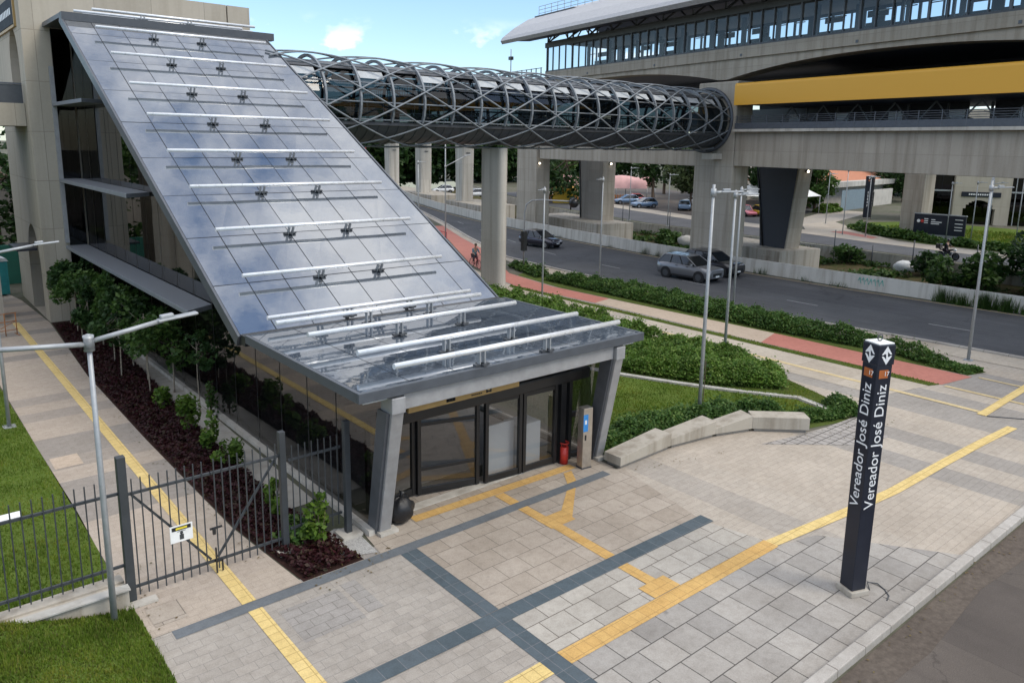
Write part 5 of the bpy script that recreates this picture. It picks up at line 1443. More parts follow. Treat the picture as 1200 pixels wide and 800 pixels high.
# ------------------------------------------------------------------ vehicles
# local frame: +y = forward, x across, z up, origin on the ground at the centre
def car(label, loc, heading, paint, kind='hatch', group=None, rails=False, name='car', detail=True, cat='car'):
    e = empty(name, loc, heading, label, cat, group)
    Lh = {'suv':2.25,'hatch':1.98,'sedan':2.2,'beetle':2.0,'van':2.5}[kind]; W = {'suv':.94,'hatch':.86,'sedan':.88,'beetle':.78,'van':.98}[kind]
    H = {'suv':1.68,'hatch':1.48,'sedan':1.44,'beetle':1.48,'van':2.2}[kind]; belt = {'suv':1.12,'hatch':.95,'sedan':.90,'beetle':.86,'van':1.15}[kind]
    hood = belt-.05
    nd = .5 if kind == 'suv' else 1.0
    rimm = M['steel_dark'] if kind == 'suv' else M['rim']
    # lower body: stations along y (y, half width, z bottom, z top)
    st = [(-Lh,W*.80,.42,belt-.10),(-Lh+.10,W*.93,.30,belt-.02),(-Lh*.80,W*.985,.26,belt+.0),(-Lh*.45,W,.24,belt+.01),(-.2,W,.22,belt),(Lh*.36,W*.99,.22,belt-.04),(Lh*.62,W*.98,.24,hood-.06*nd),(Lh-.22,W*.94,.26,hood-.17*nd),(Lh-.04,W*.87,.32,hood-.28*nd),(Lh,W*.80,.40,hood-.38*nd)]
    m = MB(); rings_ = []
    for y, hw, zb, zt in st:
        b = len(m.v)
        pr_ = [(-hw*.86,zb),(-hw*.98,zb+.14),(-hw,zb+(zt-zb)*.55),(-hw*.95,zt-.05),(-hw*.80,zt),(hw*.80,zt),(hw*.95,zt-.05),(hw,zb+(zt-zb)*.55),(hw*.98,zb+.14),(hw*.86,zb)]
        m.v.extend([(x,y,z) for x,z in pr_]); rings_.append(b)
    n = 10
    for a, b in zip(rings_, rings_[1:]):
        for k in range(n): m.f.append((a+k,a+(k+1)%n,b+(k+1)%n,b+k)); m.sm.append(True)
    m.f.append(tuple(rings_[0]+k for k in range(n))); m.sm.append(False); m.f.append(tuple(rings_[-1]+k for k in range(n))[::-1]); m.sm.append(False)
    body = m.build('body', M[paint], e, local=True)
    # greenhouse (glass) and roof skin
    yr0, yr1, yf0, yf1 = {'suv':(-Lh+.10,-Lh+.62,.22,Lh*.50),'hatch':(-Lh+.14,-Lh+.72,.0,Lh*.46),'sedan':(-Lh+.55,-Lh+1.15,.25,Lh*.42),'beetle':(-Lh+.35,-.9,.1,.65),'van':(-Lh+.05,-Lh+.2,Lh*.45,Lh*.72)}[kind]
    g = MB(); bw, tw = W*.93, W*.74
    g.hexa([(-bw,yr0,belt-.05),(bw,yr0,belt-.05),(bw,yf1,belt-.06),(-bw,yf1,belt-.06),(-tw,yr1,H-.06),(tw,yr1,H-.06),(tw,yf0,H-.06),(-tw,yf0,H-.06)])
    g.build('window', M['car_glass'], e, local=True, bevel=.03)
    r = MB(); r.hexa([(-tw-.02,yr1-.05,H-.075),(tw+.02,yr1-.05,H-.075),(tw+.02,yf0+.05,H-.075),(-tw-.02,yf0+.05,H-.075),(-tw*.9,yr1+.08,H),(tw*.9,yr1+.08,H),(tw*.9,yf0-.12,H-.01),(-tw*.9,yf0-.12,H-.01)])
    def lp(s, t):    # pillar line from belt to roof at parameter t along length
        y0 = yr0+(yf1-yr0)*t; y1 = yr1+(yf0-yr1)*t
        return (s*(bw+.005),y0,belt-.05), (s*(tw+.012),y1,H-.06)
    for s in (-1,1):
        for t in (.0,1.0):
            a, b2 = lp(s,t); r.beam(a,b2,.06,.05,up=(0,1,0))
    r.build('roof', M[paint], e, local=True, bevel=.015)
    wr = .37 if kind in ('suv','van') else .30
    pl_ = MB()
    for s in (-1,1):
        for t in (.34,.66):
            a, b2 = lp(s,t); pl_.beam(a,b2,.05,.045,up=(0,1,0))
    pl_.build('window_pillar', M['rubber'], e, local=True)
    for s in (-1,1):
        for y in (-Lh*.60, Lh*.62):
            a = MB().tube([(s*(W-.20),y,wr),(s*(W+.012),y,wr)],wr+.06,20); a.build('wheel_arch', M['rubber'], e, local=True)
            t = MB().tube([(s*(W-.19),y,wr),(s*(W+.03),y,wr)],wr,20); w_ = t.build('wheel', M['rubber'], e, local=True)
            q = MB().tube([(s*(W+.0),y,wr),(s*(W+.038),y,wr)],wr*.62,14); o = q.build('rim', rimm, e, local=True); o.parent = w_
    if detail:
        for s in (-1,1):
            MB().hexa([(s*W*.52,Lh-.12,hood-.33),(s*W*.80,Lh-.26,hood-.33),(s*W*.80,Lh-.30,hood-.33),(s*W*.52,Lh-.3,hood-.33),(s*W*.52,Lh-.04,hood-.20),(s*W*.86,Lh-.24,hood-.20),(s*W*.86,Lh-.34,hood-.18),(s*W*.52,Lh-.3,hood-.18)]).build('headlight', M['headlight'], e, local=True)
            MB().box(s*W*.60-.12,s*W*.60+.14,-Lh-.01,-Lh+.14,belt-.32,belt-.12).build('taillight', M['taillight'], e, local=True)
            MB().hexa([(s*(W+.0),Lh*.34,belt-.04),(s*(W+.18),Lh*.34,belt-.04),(s*(W+.18),Lh*.40,belt-.04),(s*W,Lh*.40,belt-.04),(s*W,Lh*.34,belt+.10),(s*(W+.18),Lh*.34,belt+.10),(s*(W+.16),Lh*.39,belt+.10),(s*W,Lh*.39,belt+.10)]).build('mirror', M[paint], e, local=True)
            for y in (-.45,.42):
                MB().box(s*(W+.004)-.012,s*(W+.004)+.012,y-.09,y+.09,belt-.16,belt-.12).build('door_handle', M['steel_dark'], e, local=True)
            m2 = MB(); m2.box(s*(W+.0)-.012,s*(W+.0)+.012,-Lh*.42,Lh*.42,.26,.36); m2.build('sill', M['rubber'], e, local=True)
        MB().box(-W*.52,W*.52,Lh-.03,Lh+.012,.46,hood-.40).build('grille', M['rubber'], e, local=True)
        MB().box(-.20,.20,Lh+.012,Lh+.025,.40,.51).build('number_plate', M['white_paint'], e, local=True)
    if rails:
        m2 = MB()
        for s in (-1,1): m2.tube([(s*tw*.86,yr1+.15,H+.05),(s*tw*.86,yf0-.2,H+.04)],.02,6)
        m2.build('roof_rail', M['steel_dark'], e, local=True)
    return e
car('silver SUV with dark wheels driving on the near lane', (43.25,32.2,0), R(181), 'car_silver', 'suv', 'cars driving on the road', rails=True)
car('dark grey car mostly hidden behind the silver SUV', (46.4,32.6,0), R(180), 'car_black', 'suv', 'cars driving on the road', rails=True)
car('dark hatchback driving past the tall road pier', (45.9,50.6,0), R(189), 'car_navy', 'hatch', 'cars driving on the road')
pk = [('white parked car beyond the viaduct columns, first of two',(80.5,115.5),1.2,'car_white','hatch'),('white parked car beside the road pier',(79.5,104.5),1.2,'car_white','sedan'),
 ('pale aqua car parked under the pink tent',(93.0,87.6),.9,'car_aqua','hatch'),('small white van at the end of the car row by the tent',(97.5,93.5),.9,'car_white','suv'),('dark blue car parked at the front of the tent row',(91.5,81.0),1.0,'car_blue','hatch'),
 ('dark red car parked in the tent shade',(94.5,82.5),1.0,'car_red','hatch'),('blue grey car parked under the willowy tree',(88.4,74.8),1.2,'car_blue','hatch'),('silver blue sedan parked right of the willowy tree',(90.5,69.0),-.9,'car_blue','sedan'),
 ('pale grey car parked close to the big pillar',(91.5,66.0),-.7,'car_silver','hatch'),('white car at the back of the parking row',(100.0,74.5),.5,'car_white','hatch'),
 ('pink rounded small car parked before the white canopy',(90.3,58.8),2.7,'car_pink','beetle'),('yellow rounded small car beside the pink one',(92.0,57.3),2.7,'car_yellow','beetle')]
for lab,(x,y),rz,p,k in pk: car(lab,(x,y,0),rz,p,k,'parked cars beyond the canal',detail=False)

# ------------------------------------------------------------------ people
def skin_fig(name, joints, edges, root, mat, parent=None):
    """body grown from a joint skeleton with the Skin modifier"""
    names = list(joints); me = bpy.data.meshes.new(name)
    me.from_pydata([joints[n][:3] for n in names], [(names.index(a), names.index(b)) for a, b in edges], [])
    o = bpy.data.objects.new(name, me); COL.objects.link(o)
    md = o.modifiers.new('skin','SKIN'); md.use_smooth_shade = True
    for i, n in enumerate(names):
        sv = me.skin_vertices[0].data[i]; r = joints[n][3]; sv.radius = (r, r); sv.use_root = (n == root)
    s = o.modifiers.new('sub','SUBSURF'); s.levels = 1; s.render_levels = 1
    me.materials.append(mat)
    if parent: o.parent = parent
    return o
def rider(loc, rz, label, hip, ftL, ftR, hand, lean, top_mat, leg_mat, helmet=None, group=None):
    """seated rider, local +y is forward; clothing pieces grown over the same joints"""
    e = empty('person', loc, rz, label, 'person', group)
    hz, hy = hip
    ch = (0, hy+lean*.42, hz+.42); nk = (0, hy+lean*.58, hz+.60)
    J = {'hip':(0,hy,hz,.14),'chest':(*ch,.155),'neck':(*nk,.055),'head':(0,nk[1]+.05,nk[2]+.17,.095),'crown':(0,nk[1]+.04,nk[2]+.25,.075)}
    E = [('hip','chest'),('chest','neck'),('neck','head'),('head','crown')]
    for s, ft in ((-1,ftL),(1,ftR)):
        k = 'L' if s < 0 else 'R'
        kn = (s*.13, (hy+ft[1])/2+.20, (hz+ft[2])/2+.12)
        J.update({'hp'+k:(s*.10,hy,hz-.02,.10),'kn'+k:(*kn,.065),'an'+k:(s*.12,ft[1],ft[2]+.08,.045),'to'+k:(s*.12,ft[1]+.16,ft[2]+.03,.04),
                  'sh'+k:(s*.19,ch[1]+.02,ch[2]+.08,.07),'el'+k:(s*.25,(ch[1]+hand[0])/2,(ch[2]+hand[1])/2-.06,.045),'wr'+k:(s*.24,hand[0]-.06,hand[1]+.02,.033),'ha'+k:(s*.24,hand[0],hand[1],.035)})
        E += [('hip','hp'+k),('hp'+k,'kn'+k),('kn'+k,'an'+k),('an'+k,'to'+k),('chest','sh'+k),('sh'+k,'el'+k),('el'+k,'wr'+k),('wr'+k,'ha'+k)]
    skin_fig('body', J, E, 'hip', M['skin'], e)
    g = 1.14
    T = {k:(*v[:3],v[3]*g) for k, v in J.items() if k in ('hip','chest','shL','shR','elL','elR')}
    skin_fig('shirt', T, [('hip','chest'),('chest','shL'),('shL','elL'),('chest','shR'),('shR','elR')], 'hip', top_mat, e)
    T = {k:(*v[:3],v[3]*1.16) for k, v in J.items() if k in ('hip','hpL','hpR','knL','knR','anL','anR')}
    skin_fig('trousers', T, [('hip','hpL'),('hpL','knL'),('knL','anL'),('hip','hpR'),('hpR','knR'),('knR','anR')], 'hip', leg_mat, e)
    hc = J['head']
    h = MB().sphere((0,hc[1]+.0,hc[2]+.055),.125 if helmet else .112,12,8,.92,1.08,1.0 if helmet else .85); h.build('helmet' if helmet else 'hair', helmet or M['bark'], e, local=True)
    return e
def bicycle(loc, rz, label):
    e = empty('bicycle', loc, rz, label, 'bicycle')
    for y in (-.52,.52):
        m = MB(); 
        pts = [(0,y+.33*math.cos(2*PI*k/20),.33+.33*math.sin(2*PI*k/20)) for k in range(21)]
        m.tube(pts,.022,6,caps=False)
        w_ = m.build('wheel', M['rubber'], e, local=True, recalc=False)
        m = MB()
        for k in range(8): a = k*PI/4; m.tube([(0,y,.33),(0,y+.32*math.cos(a),.33+.32*math.sin(a))],.004,3,caps=False)
        o = m.build('spokes', M['galvanised'], e, local=True, recalc=False); o.parent = w_
    m = MB(); bb,st_,hd_ = (0,-.05,.30),(0,-.20,.78),(0,.38,.80)
    for a,b in ((bb,st_),(bb,hd_),(st_,hd_),(bb,(0,-.52,.33)),(st_,(0,-.52,.33)),(hd_,(0,.52,.33))): m.tube([a,b],.02,6)
    m.build('frame', M['bike_red'], e, local=True, recalc=False)
    MB().hexa([(-.07,-.36,.86),(.07,-.36,.86),(.02,-.10,.86),(-.02,-.10,.86),(-.08,-.36,.91),(.08,-.36,.91),(.03,-.08,.91),(-.03,-.08,.91)]).build('saddle', M['rubber'], e, local=True)
    m = MB(); m.tube([hd_,(0,.36,1.0)],.018,6); m.tube([(-.26,.34,1.03),(-.1,.38,1.0),(.1,.38,1.0),(.26,.34,1.03)],.015,6); m.build('handlebar', M['steel_dark'], e, local=True, recalc=False)
    m = MB(); m.tube([(-.14,.0,.18),(.0,-.05,.30),(.14,-.1,.42)],.014,5); m.build('pedals', M['steel_dark'], e, local=True, recalc=False)
    return e
bicycle((33.7,44.2,0), R(172), 'red bicycle ridden on the red cycle path')
rider((33.7,44.2,0), R(172), 'cyclist in teal shirt and dark trousers riding towards the camera', (.93,-.2), (-.14,.0,.16), (.14,-.08,.40), (.36,1.05), .35, M['shirt_teal'], M['trousers_dark'])
def motorcycle(loc, rz, label):
    e = empty('motorcycle', loc, rz, label, 'motorcycle')
    for y in (-.66,.66):
        t = MB().tube([(0,y+.27*math.cos(2*PI*k/20),.32+.27*math.sin(2*PI*k/20)) for k in range(21)],.06,8,caps=False); w_ = t.build('wheel', M['rubber'], e, local=True, recalc=False)
        o = MB().tube([(-.03,y,.32),(.03,y,.32)],.2,14).build('rim', M['steel_mid'], e, local=True); o.parent = w_
    MB().hexa([(-.14,-.35,.32),(.14,-.35,.32),(.13,.32,.35),(-.13,.32,.35),(-.12,-.30,.62),(.12,-.30,.62),(.10,.30,.66),(-.10,.30,.66)]).build('engine', M['steel_dark'], e, local=True, bevel=.03)
    MB().hexa([(-.13,.02,.68),(.13,.02,.68),(.11,.42,.78),(-.11,.42,.78),(-.12,.02,.86),(.12,.02,.86),(.09,.40,.94),(-.09,.40,.94)]).build('tank', M['car_black'], e, local=True, bevel=.04)
    MB().hexa([(-.13,-.72,.74),(.13,-.72,.74),(.13,.02,.70),(-.13,.02,.70),(-.11,-.74,.84),(.11,-.74,.84),(.12,.0,.80),(-.12,.0,.80)]).build('seat', M['rubber'], e, local=True, bevel=.03)
    m = MB()
    for s in (-1,1): m.tube([(s*.09,.66,.32),(s*.09,.46,.95)],.025,6)
    m.tube([(-.36,.34,1.04),(-.1,.44,1.0),(.1,.44,1.0),(.36,.34,1.04)],.018,6); m.build('fork', M['steel_mid'], e, local=True, recalc=False)
    MB().sphere((0,.58,.86),.10,10,6).build('headlight', M['headlight'], e, local=True)
    MB().box(-.24,.24,-.98,-.62,.86,1.26).build('top_box', M['car_black'], e, local=True, bevel=.03)
    MB().tube([(.15,-.1,.3),(.18,-.5,.32),(.2,-.85,.42)],.05,8).build('exhaust', M['steel_mid'], e, local=True)
    return e
motorcycle((69.5,25.4,0), R(172), 'black motorcycle with top box riding along the road beyond the canal')
rider((69.5,25.4,0), R(172), 'motorcyclist in black jacket and dark helmet on the motorcycle', (.82,-.25), (-.16,.02,.30), (.16,.02,.30), (.36,1.05), .22, M['jacket_black'], M['trousers_dark'], helmet=M['car_black'])

# ------------------------------------------------------------------ hedges
hedge('broad leafy hedge mass between the gravel drain and the main walk', [(22.75,19.9),(23.6,17.9),(24.4,16.2),(25.9,14.6),(27.3,15.4),(28.0,17.4),(28.0,20.6),(26.8,21.6),(23.5,20.9)], .60, 2600, M['leaf_hedge_light'], .062)
hedge('long hedge running behind the canopy along the main walk', [(23.6,21.6),(26.8,22.0),(28.0,21.4),(28.05,36),(26.0,36),(24.5,27)], .80, 1100, M['leaf_hedge_light'], .075)
hedge('low dark hedge behind the stepped concrete bench', [(15.75,14.3),(17.0,14.3),(19.6,14.1),(21.3,13.6),(22.9,12.5),(23.4,13.3),(21.8,14.6),(19.5,15.3),(16.9,15.6),(15.9,15.2)], .60, 4200, M['leaf_hedge'], .062)
hedge('small pointed end of hedge past the last bench block', [(23.2,12.2),(25.4,11.35),(26.2,12.3),(25.6,12.9),(25.0,12.1),(23.6,12.9)], .36, 4000, M['leaf_hedge'], .058)
hedge('long roadside hedge between the cycle path and the road', [(33.9,12.6),(34.6,14.6),(34.0,20),(34.2,30),(34.4,37.4),(35.6,37.6),(36.5,31),(36.6,24),(35.9,17.6),(35.1,12.2)], .58, 1150, M['leaf_hedge'], .072)
hedge('low tail of the roadside hedge ending at the lamp pole', [(33.8,11.1),(34.8,10.8),(35.1,12.2),(33.95,12.5)], .16, 1500, M['leaf_hedge'], .07)
hedge('short piece of hedge beside the tall road pier', [(34.6,38.4),(35.6,38.2),(36.9,43),(36.0,43.2)], .65, 700, M['leaf_hedge'], .10)
hedge('small clump of hedge at the foot of the tall road pier', [(29.2,38.9),(29.9,38.4),(30.4,40.5),(29.8,40.8)], .5, 900, M['leaf_hedge'], .10)
hedge('rounded hedge along the far walk before the lawn pillar', [(80.2,31.5),(81.6,31.2),(84.5,37.5),(88,41.8),(87,43),(82.5,38.2)], .8, 160, M['leaf_hedge'], .22)
hedge('low hedge line below the black sign board', [(78.9,16),(80.4,16),(81.2,31.2),(79.8,31.4)], .6, 130, M['leaf_hedge'], .22)
blades('grass', [(80,17),(98,18),(98,41),(88,41),(82,35)], 25, .25, M['blade'], w=.09)

# fallen leaves and grit along edges
pl_ = []
for (xa, ya, xb, yb, n_, sd) in [(15.5,13.3,22.5,11.5,40,.12),(3.2,13.9,3.4,16.5,40,.2),(10,5.1,38,4.95,160,.10),(34,11,33.9,30,120,.25),(28.2,12.5,28.3,30,120,.3),(6.2,13.6,8.2,13.7,50,.2),(5.6,15,5.6,38,160,.15),(22.5,11.2,25.8,10.9,50,.3)]:
    t_ = rng.uniform(0,1,n_); px_ = xa+(xb-xa)*t_+rng.normal(0,sd,n_)*(1 if abs(yb-ya)>abs(xb-xa) else .3); py_ = ya+(yb-ya)*t_+rng.normal(0,sd,n_)*(.3 if abs(yb-ya)>abs(xb-xa) else 1)
    pl_.append(np.stack([px_,py_,np.full(n_,.03)],1))
leafmat('leaf_fallen', (.13,.09,.045), (.20,.15,.07), (.10,.11,.04))
tag(quads_mesh('fallen_leaves', np.concatenate(pl_), .032, M['leaf_fallen'], flat=6), kind='stuff')
# ------------------------------------------------------------------ planting bed along the glass wall
cv = []
for i in range(52000):
    y0 = rng.uniform(13.85, 41.5); x0 = rng.uniform(5.75, 7.7)
    lo = np.interp(y0,[13.8,14,17,24,32,42],[6.1,6.1,5.80,5.72,5.76,6.3])+.05; hi = np.interp(y0,[13.8,17,24,36,42],[7.45,7.1,7.25,7.7,7.7])
    if lo < x0 < hi: cv.append((x0, y0, .03+.17*abs(math.sin(x0*7+y0*3))*rng.uniform(.2,1)))
tag(quads_mesh('ground_cover', np.array(cv), .06, M['leaf_maroon'], flat=.5), kind='stuff')
def shrub(x, y, r, h, n, mat, label, seed):
    e = empty('shrub', (x,y,0), random.uniform(0,6), label, 'shrub', 'small shrubs in the planting bed')
    q, c = crown_points(n, r, r, h*.5, h*.52, 9, .45, seed, .3)
    quads_mesh('foliage', q, .085, mat, e, flat=.3, local=True, seed=seed)
    m = MB()
    for k in range(5): m.tube([(0,0,0),(math.cos(k*1.3)*r*.4,math.sin(k*1.3)*r*.4,h*.8)],[.015,.006],4,caps=False)
    m.build('stems', M['bark'], e, local=True, recalc=False)
for i, a in enumerate([(6.9,26.3,.33,.85,420,M['leaf_lime'],'yellow-green shrub, first beyond the young trees in the dark red bed'),
    (6.85,23.6,.34,1.45,650,M['leaf_lime'],'tallest yellow-green shrub in the dark red bed'),
    (7.0,22.0,.30,1.0,450,M['leaf_hedge_light'],'dark green upright shrub next to the tallest yellow-green one'),
    (6.95,20.4,.42,.75,500,M['leaf_lime'],'low spreading yellow-green shrub behind the gate top rail'),
    (6.85,17.0,.33,.95,480,M['leaf_lime'],'yellow-green shrub seen through the gate bars'),
    (7.05,14.95,.34,1.0,560,M['leaf_lime'],'bright green shrub in front of the short fence panel'),
    (6.7,15.6,.5,.45,500,M['leaf_hedge'],'low dark shrub under the gate post by the bright one'),
    (7.9,24.6,.25,1.5,240,M['leaf_tree'],'thin sparse shrub against the glass wall')]): shrub(*a, seed=60+i)
lab_t = 'young leafy tree on a thin trunk in the dark red planting bed'
random.seed(5)
yt = [(6.9,39.6,3.6),(6.7,37.6,3.3),(7.2,36.0,3.7),(6.5,34.8,3.2),(7.0,33.2,3.5),(7.4,32.0,3.1),(6.7,30.9,3.4),(7.3,29.6,3.5),(7.0,28.2,3.0),(7.6,30.8,2.9),(7.75,28.0,2.7),(6.9,41.2,3.4)]
for i,(x,y,h) in enumerate(yt):
    tree('young_tree',(x,y,0),h,.95,h*.31,1700 if y>30 else 900,.12,M['leaf_tree'] if i%3 else M['leaf_dark'],lab_t,'young trees in the planting bed',seed=100+i,trunk_r=.028,clumps=11,tight=.36,bark='bark_pale')
tree('young_tree',(7.75,25.2,0),3.0,.75,.7,300,.11,M['leaf_dark'],'thin sparse sapling by the glass under the ramp edge','young trees in the planting bed',seed=140,trunk_r=.02,clumps=8,bark='bark_pale')
tree('young_tree',(22.2,15.6,0),2.2,.22,.7,46,.07,M['leaf_tree'],'almost bare thin sapling standing on the lawn by the hedge','young trees on the lawn',seed=141,trunk_r=.016,clumps=5,bark='bark')

# ------------------------------------------------------------------ far trees, houses, tent
far = [(84.5,87.5,11,5.0,5.2,'leaf_dark','round dark tree behind the yellow stall'),(92,99,12,5.5,5.5,'leaf_tree','tall green tree behind the yellow stall roof'),(99,82,11,3.5,4.5,'leaf_dark','dark tree rising behind the pink tent'),
 (92.5,69.5,8.6,3.6,3.4,'leaf_willow','pale willowy tree in the middle of the parking row'),(101,68,12,4.0,5,'leaf_dark','dark tree behind the parking row near the large pillar'),(96.0,58.5,9,2.2,4,'leaf_dark','narrow dark tree by the white canopy'),
 (106.5,57.8,9.5,3.8,4.6,'leaf_tree','leafy tree between leaning pillar and tiled house'),(110.5,61,11,4,5,'leaf_dark','dark tree behind the green verge beside the house'),(104.5,60.5,10,3,4.6,'leaf_tree','green tree close to the leaning pillar'),
 (141,60,12,5,5.5,'leaf_dark','dark tree at the far end of the tiled house'),(150,66,13,6,6,'leaf_tree','big tree beyond the house wall'),(112,40.5,9,2.6,4.2,'leaf_dark','thin dark tree between lawn pillar and glass building'),
 (96,26.5,3.6,1.1,1.2,'leaf_tree','small young tree on the far lawn before the glass front'),(92,24.5,3.4,1.0,1.2,'leaf_tree','another small young tree further along the far lawn'),
 (118,95,13,6,6,'leaf_dark','dark tree mass left behind the tent'),(122,84,13,6,6,'leaf_tree','broad tree right behind the tent'),(128,76,13,6,6,'leaf_dark','dark broad tree behind the white house wall'),(116,70,11,4,5,'leaf_tree','tree behind the white canopy')]
for i,(x,y,H,rx,rz,mt,lab) in enumerate(far):
    tree('tree',(x,y,0),H,rx,rz,2600 if H>5 else 500,.42 if H>5 else .25,M[mt],lab,'trees beyond the canal',seed=200+i,clumps=16,tight=.36)
pts = []
for i in range(46):
    t = i/45
    x0 = 66+t*86+rng.uniform(-3,3); y0 = 158-t*22+rng.uniform(-5,8); Hh = rng.uniform(10,15)
    q,_ = crown_points(1300, 6, 6, Hh*.48, Hh*.52, 14, .4, 300+i)
    q[:,0] += x0; q[:,1] += y0; pts.append(q)
tag(quads_mesh('far_wood', np.concatenate(pts), .75, M['leaf_dark'], flat=.2), kind='stuff')
pts = []
for i in range(40):
    t = i/39
    x0 = 152-t*12+rng.uniform(-3,3); y0 = 128-t*90+rng.uniform(-4,4); Hh = rng.uniform(10,14)
    q,_ = crown_points(900, 6, 6, Hh*.48, Hh*.5, 12, .4, 400+i); q[:,0] += x0+18; q[:,1] += y0; pts.append(q)
tag(quads_mesh('far_wood', np.concatenate(pts), .8, M['leaf_tree'], flat=.2), kind='stuff')
# left of the tower
for i,(x,y,H,rx,rz,mt,lab) in enumerate([(2.5,60,11,4,5,'leaf_tree','bright green tree beyond the footbridge pier'),(7,66,12,4,5.5,'leaf_dark','dark tree beside the concrete tower'),(-3,63,11,4,5,'leaf_dark','dark tree behind the green hoarding')]):
    tree('tree',(x,y,0),H,rx,rz,3600,.28,M[mt],lab,'trees behind the tower',seed=500+i,clumps=16)
for i,(x,y,H,rx,rz,mt,lab) in enumerate([(-15,44,12,5,5,'leaf_dark','dark tree far across the lawn, mirrored in the glass'),(-13,55,12,5,5.5,'leaf_tree','tree at the far end of the lawn, mirrored in the glass'),(-17,33,11,4.5,5,'leaf_tree','tree across the lawn near its middle, mirrored in the glass'),(-16,23,11,4.5,5,'leaf_dark','tree across the lawn nearest the fence, mirrored in the glass')]):
    tree('tree',(x,y,0),H,rx,rz,2600,.36,M[mt],lab,'trees across the lawn',seed=540+i,clumps=16)
tag(MB().box(-14,8.5,55.5,55.7,0,2.4).build('hoarding', M['green_hoarding']), 'dark green construction hoarding behind the portable toilet', 'hoarding')
tag(MB().box(-16,16,71,71.5,0,6.8).build('retaining_wall', M['concrete_dark']), 'dark stained retaining wall below the trees beyond the tower', 'wall')
pt = empty('portable_toilet', (5.15,51.9,0), R(4), 'teal portable toilet with a white roof beyond the walk end', 'portable toilet')
MB().box(-.55,.55,-.55,.55,.08,1.98).build('cabin', M['teal_plastic'], pt, local=True, bevel=.04)
m = MB(); m.extr([(-.6,0,1.985),(.6,0,1.985),(.5,0,2.14),(.2,0,2.22),(-.2,0,2.22),(-.5,0,2.14)],(0,-.6,0),(0,1.2,0)); m.build('roof', M['white_roof'], pt, local=True)
MB().box(-.42,.42,-.575,-.552,.15,1.9).build('door', M['teal_plastic'], pt, local=True, bevel=.01)
MB().box(-.15,.1,-.59,-.577,1.35,1.6).build('door_sign', M['screen_blue'], pt, local=True)
bush(3.8,49.6,0,1.2,1.0,900,.16,M['leaf_hedge'],'low hedge in front of the portable toilet','bushes by the walk end',seed=77)
bf = empty('barrier_frame', (4.2,40.8,0), R(10), 'rusty orange barrier frame standing across the walk', 'barrier')
m = MB()
for x in (-.45,.0,.45): m.tube([(x,0,0),(x,0,1.05)],.022,6)
for z in (.25,.65,1.03): m.tube([(-.5,0,z),(.5,0,z)],.018,6)
m.tube([(-.45,0,.25),(.45,0,.65)],.015,5); m.build('frame', M['rust_orange'], bf, local=True, recalc=False)
m = MB(); m.tube([(-.45,-.3,.02),(-.45,.3,.02)],.02,6); m.tube([(.45,-.3,.02),(.45,.3,.02)],.02,6); m.build('foot', M['rust_orange'], bf, local=True)

# pink tent over the parked cars
te = empty('tent', (98,92,0), 0, 'faded pink fabric tent roof over the parked cars', 'tent')
m = MB(); K = 12; b = 0
rows = []
for i in range(K+1):
    t = i/K; rows.append([(91.5+t*13+w_*3.0*0+ (w_-.5)*7*.9, 96-t*9.0+(w_-.5)*7*.5+0, 1.9+2.1*math.sin(PI*w_)**.8*(.82+.18*abs(math.cos(PI*t*3)))) for w_ in [j/10 for j in range(11)]])
for r_ in rows: m.v.extend(r_)
for i in range(K):
    for j in range(10): m.f.append((i*11+j,i*11+j+1,(i+1)*11+j+1,(i+1)*11+j)); m.sm.append(True)
m.build('canopy', M['tent_pink'], te, recalc=False)
m = MB()
for i in (0,4,8,12):
    for j in (0,10): p = rows[i][j]; m.tube([(p[0],p[1],0),p],.07,6)
m.build('post', M['galvanised'], te)
wc = empty('canopy_shelter', (96,57.5,0), 0, 'white fabric canopy beside the leaning pillar over the small cars', 'canopy')
m = MB(); m.add([(91,62,2.6),(100,62,2.6),(103,55,2.5),(94,55,2.5),(95.5,61,4.3),(99,57,4.3)],[(0,1,4),(1,2,5,4),(2,3,5),(3,0,4,5)]); m.build('fabric', M['white_paint'], wc, recalc=False)
m = MB()
for p in [(91.2,61.9),(99.8,61.9),(102.8,55.1),(94.2,55.1)]: m.tube([(p[0],p[1],0),(p[0],p[1],2.6)],.07,6)
m.build('post', M['galvanised'], wc)
ys_ = empty('yellow_stall', (90,92,0), R(40), 'low yellow stall behind a red-brown fence under dark trees', 'stall')
MB().box(-8,4,-1,2,0,2.0).build('wall', M['car_yellow'], ys_, local=True); MB().box(-8.3,4.3,-1.3,2.3,2.0,2.2).build('roof', M['yellow_panel'], ys_, local=True)
fe = empty('low_fence', (88.5,88,0), R(-30), 'red-brown low fence before the yellow stall', 'fence')
m = MB()
for k in range(34): m.box(-7+k*.42,-6.8+k*.42,-.05,.05,0,1.15)
m.box(-7,7.3,.055,.1,.35,.45); m.box(-7,7.3,.055,.1,.9,1.0); m.build('slats', M['rust_orange'], fe, local=True)
pole = [(98.5,85.5),(96.5,78.5),(100.5,73)]
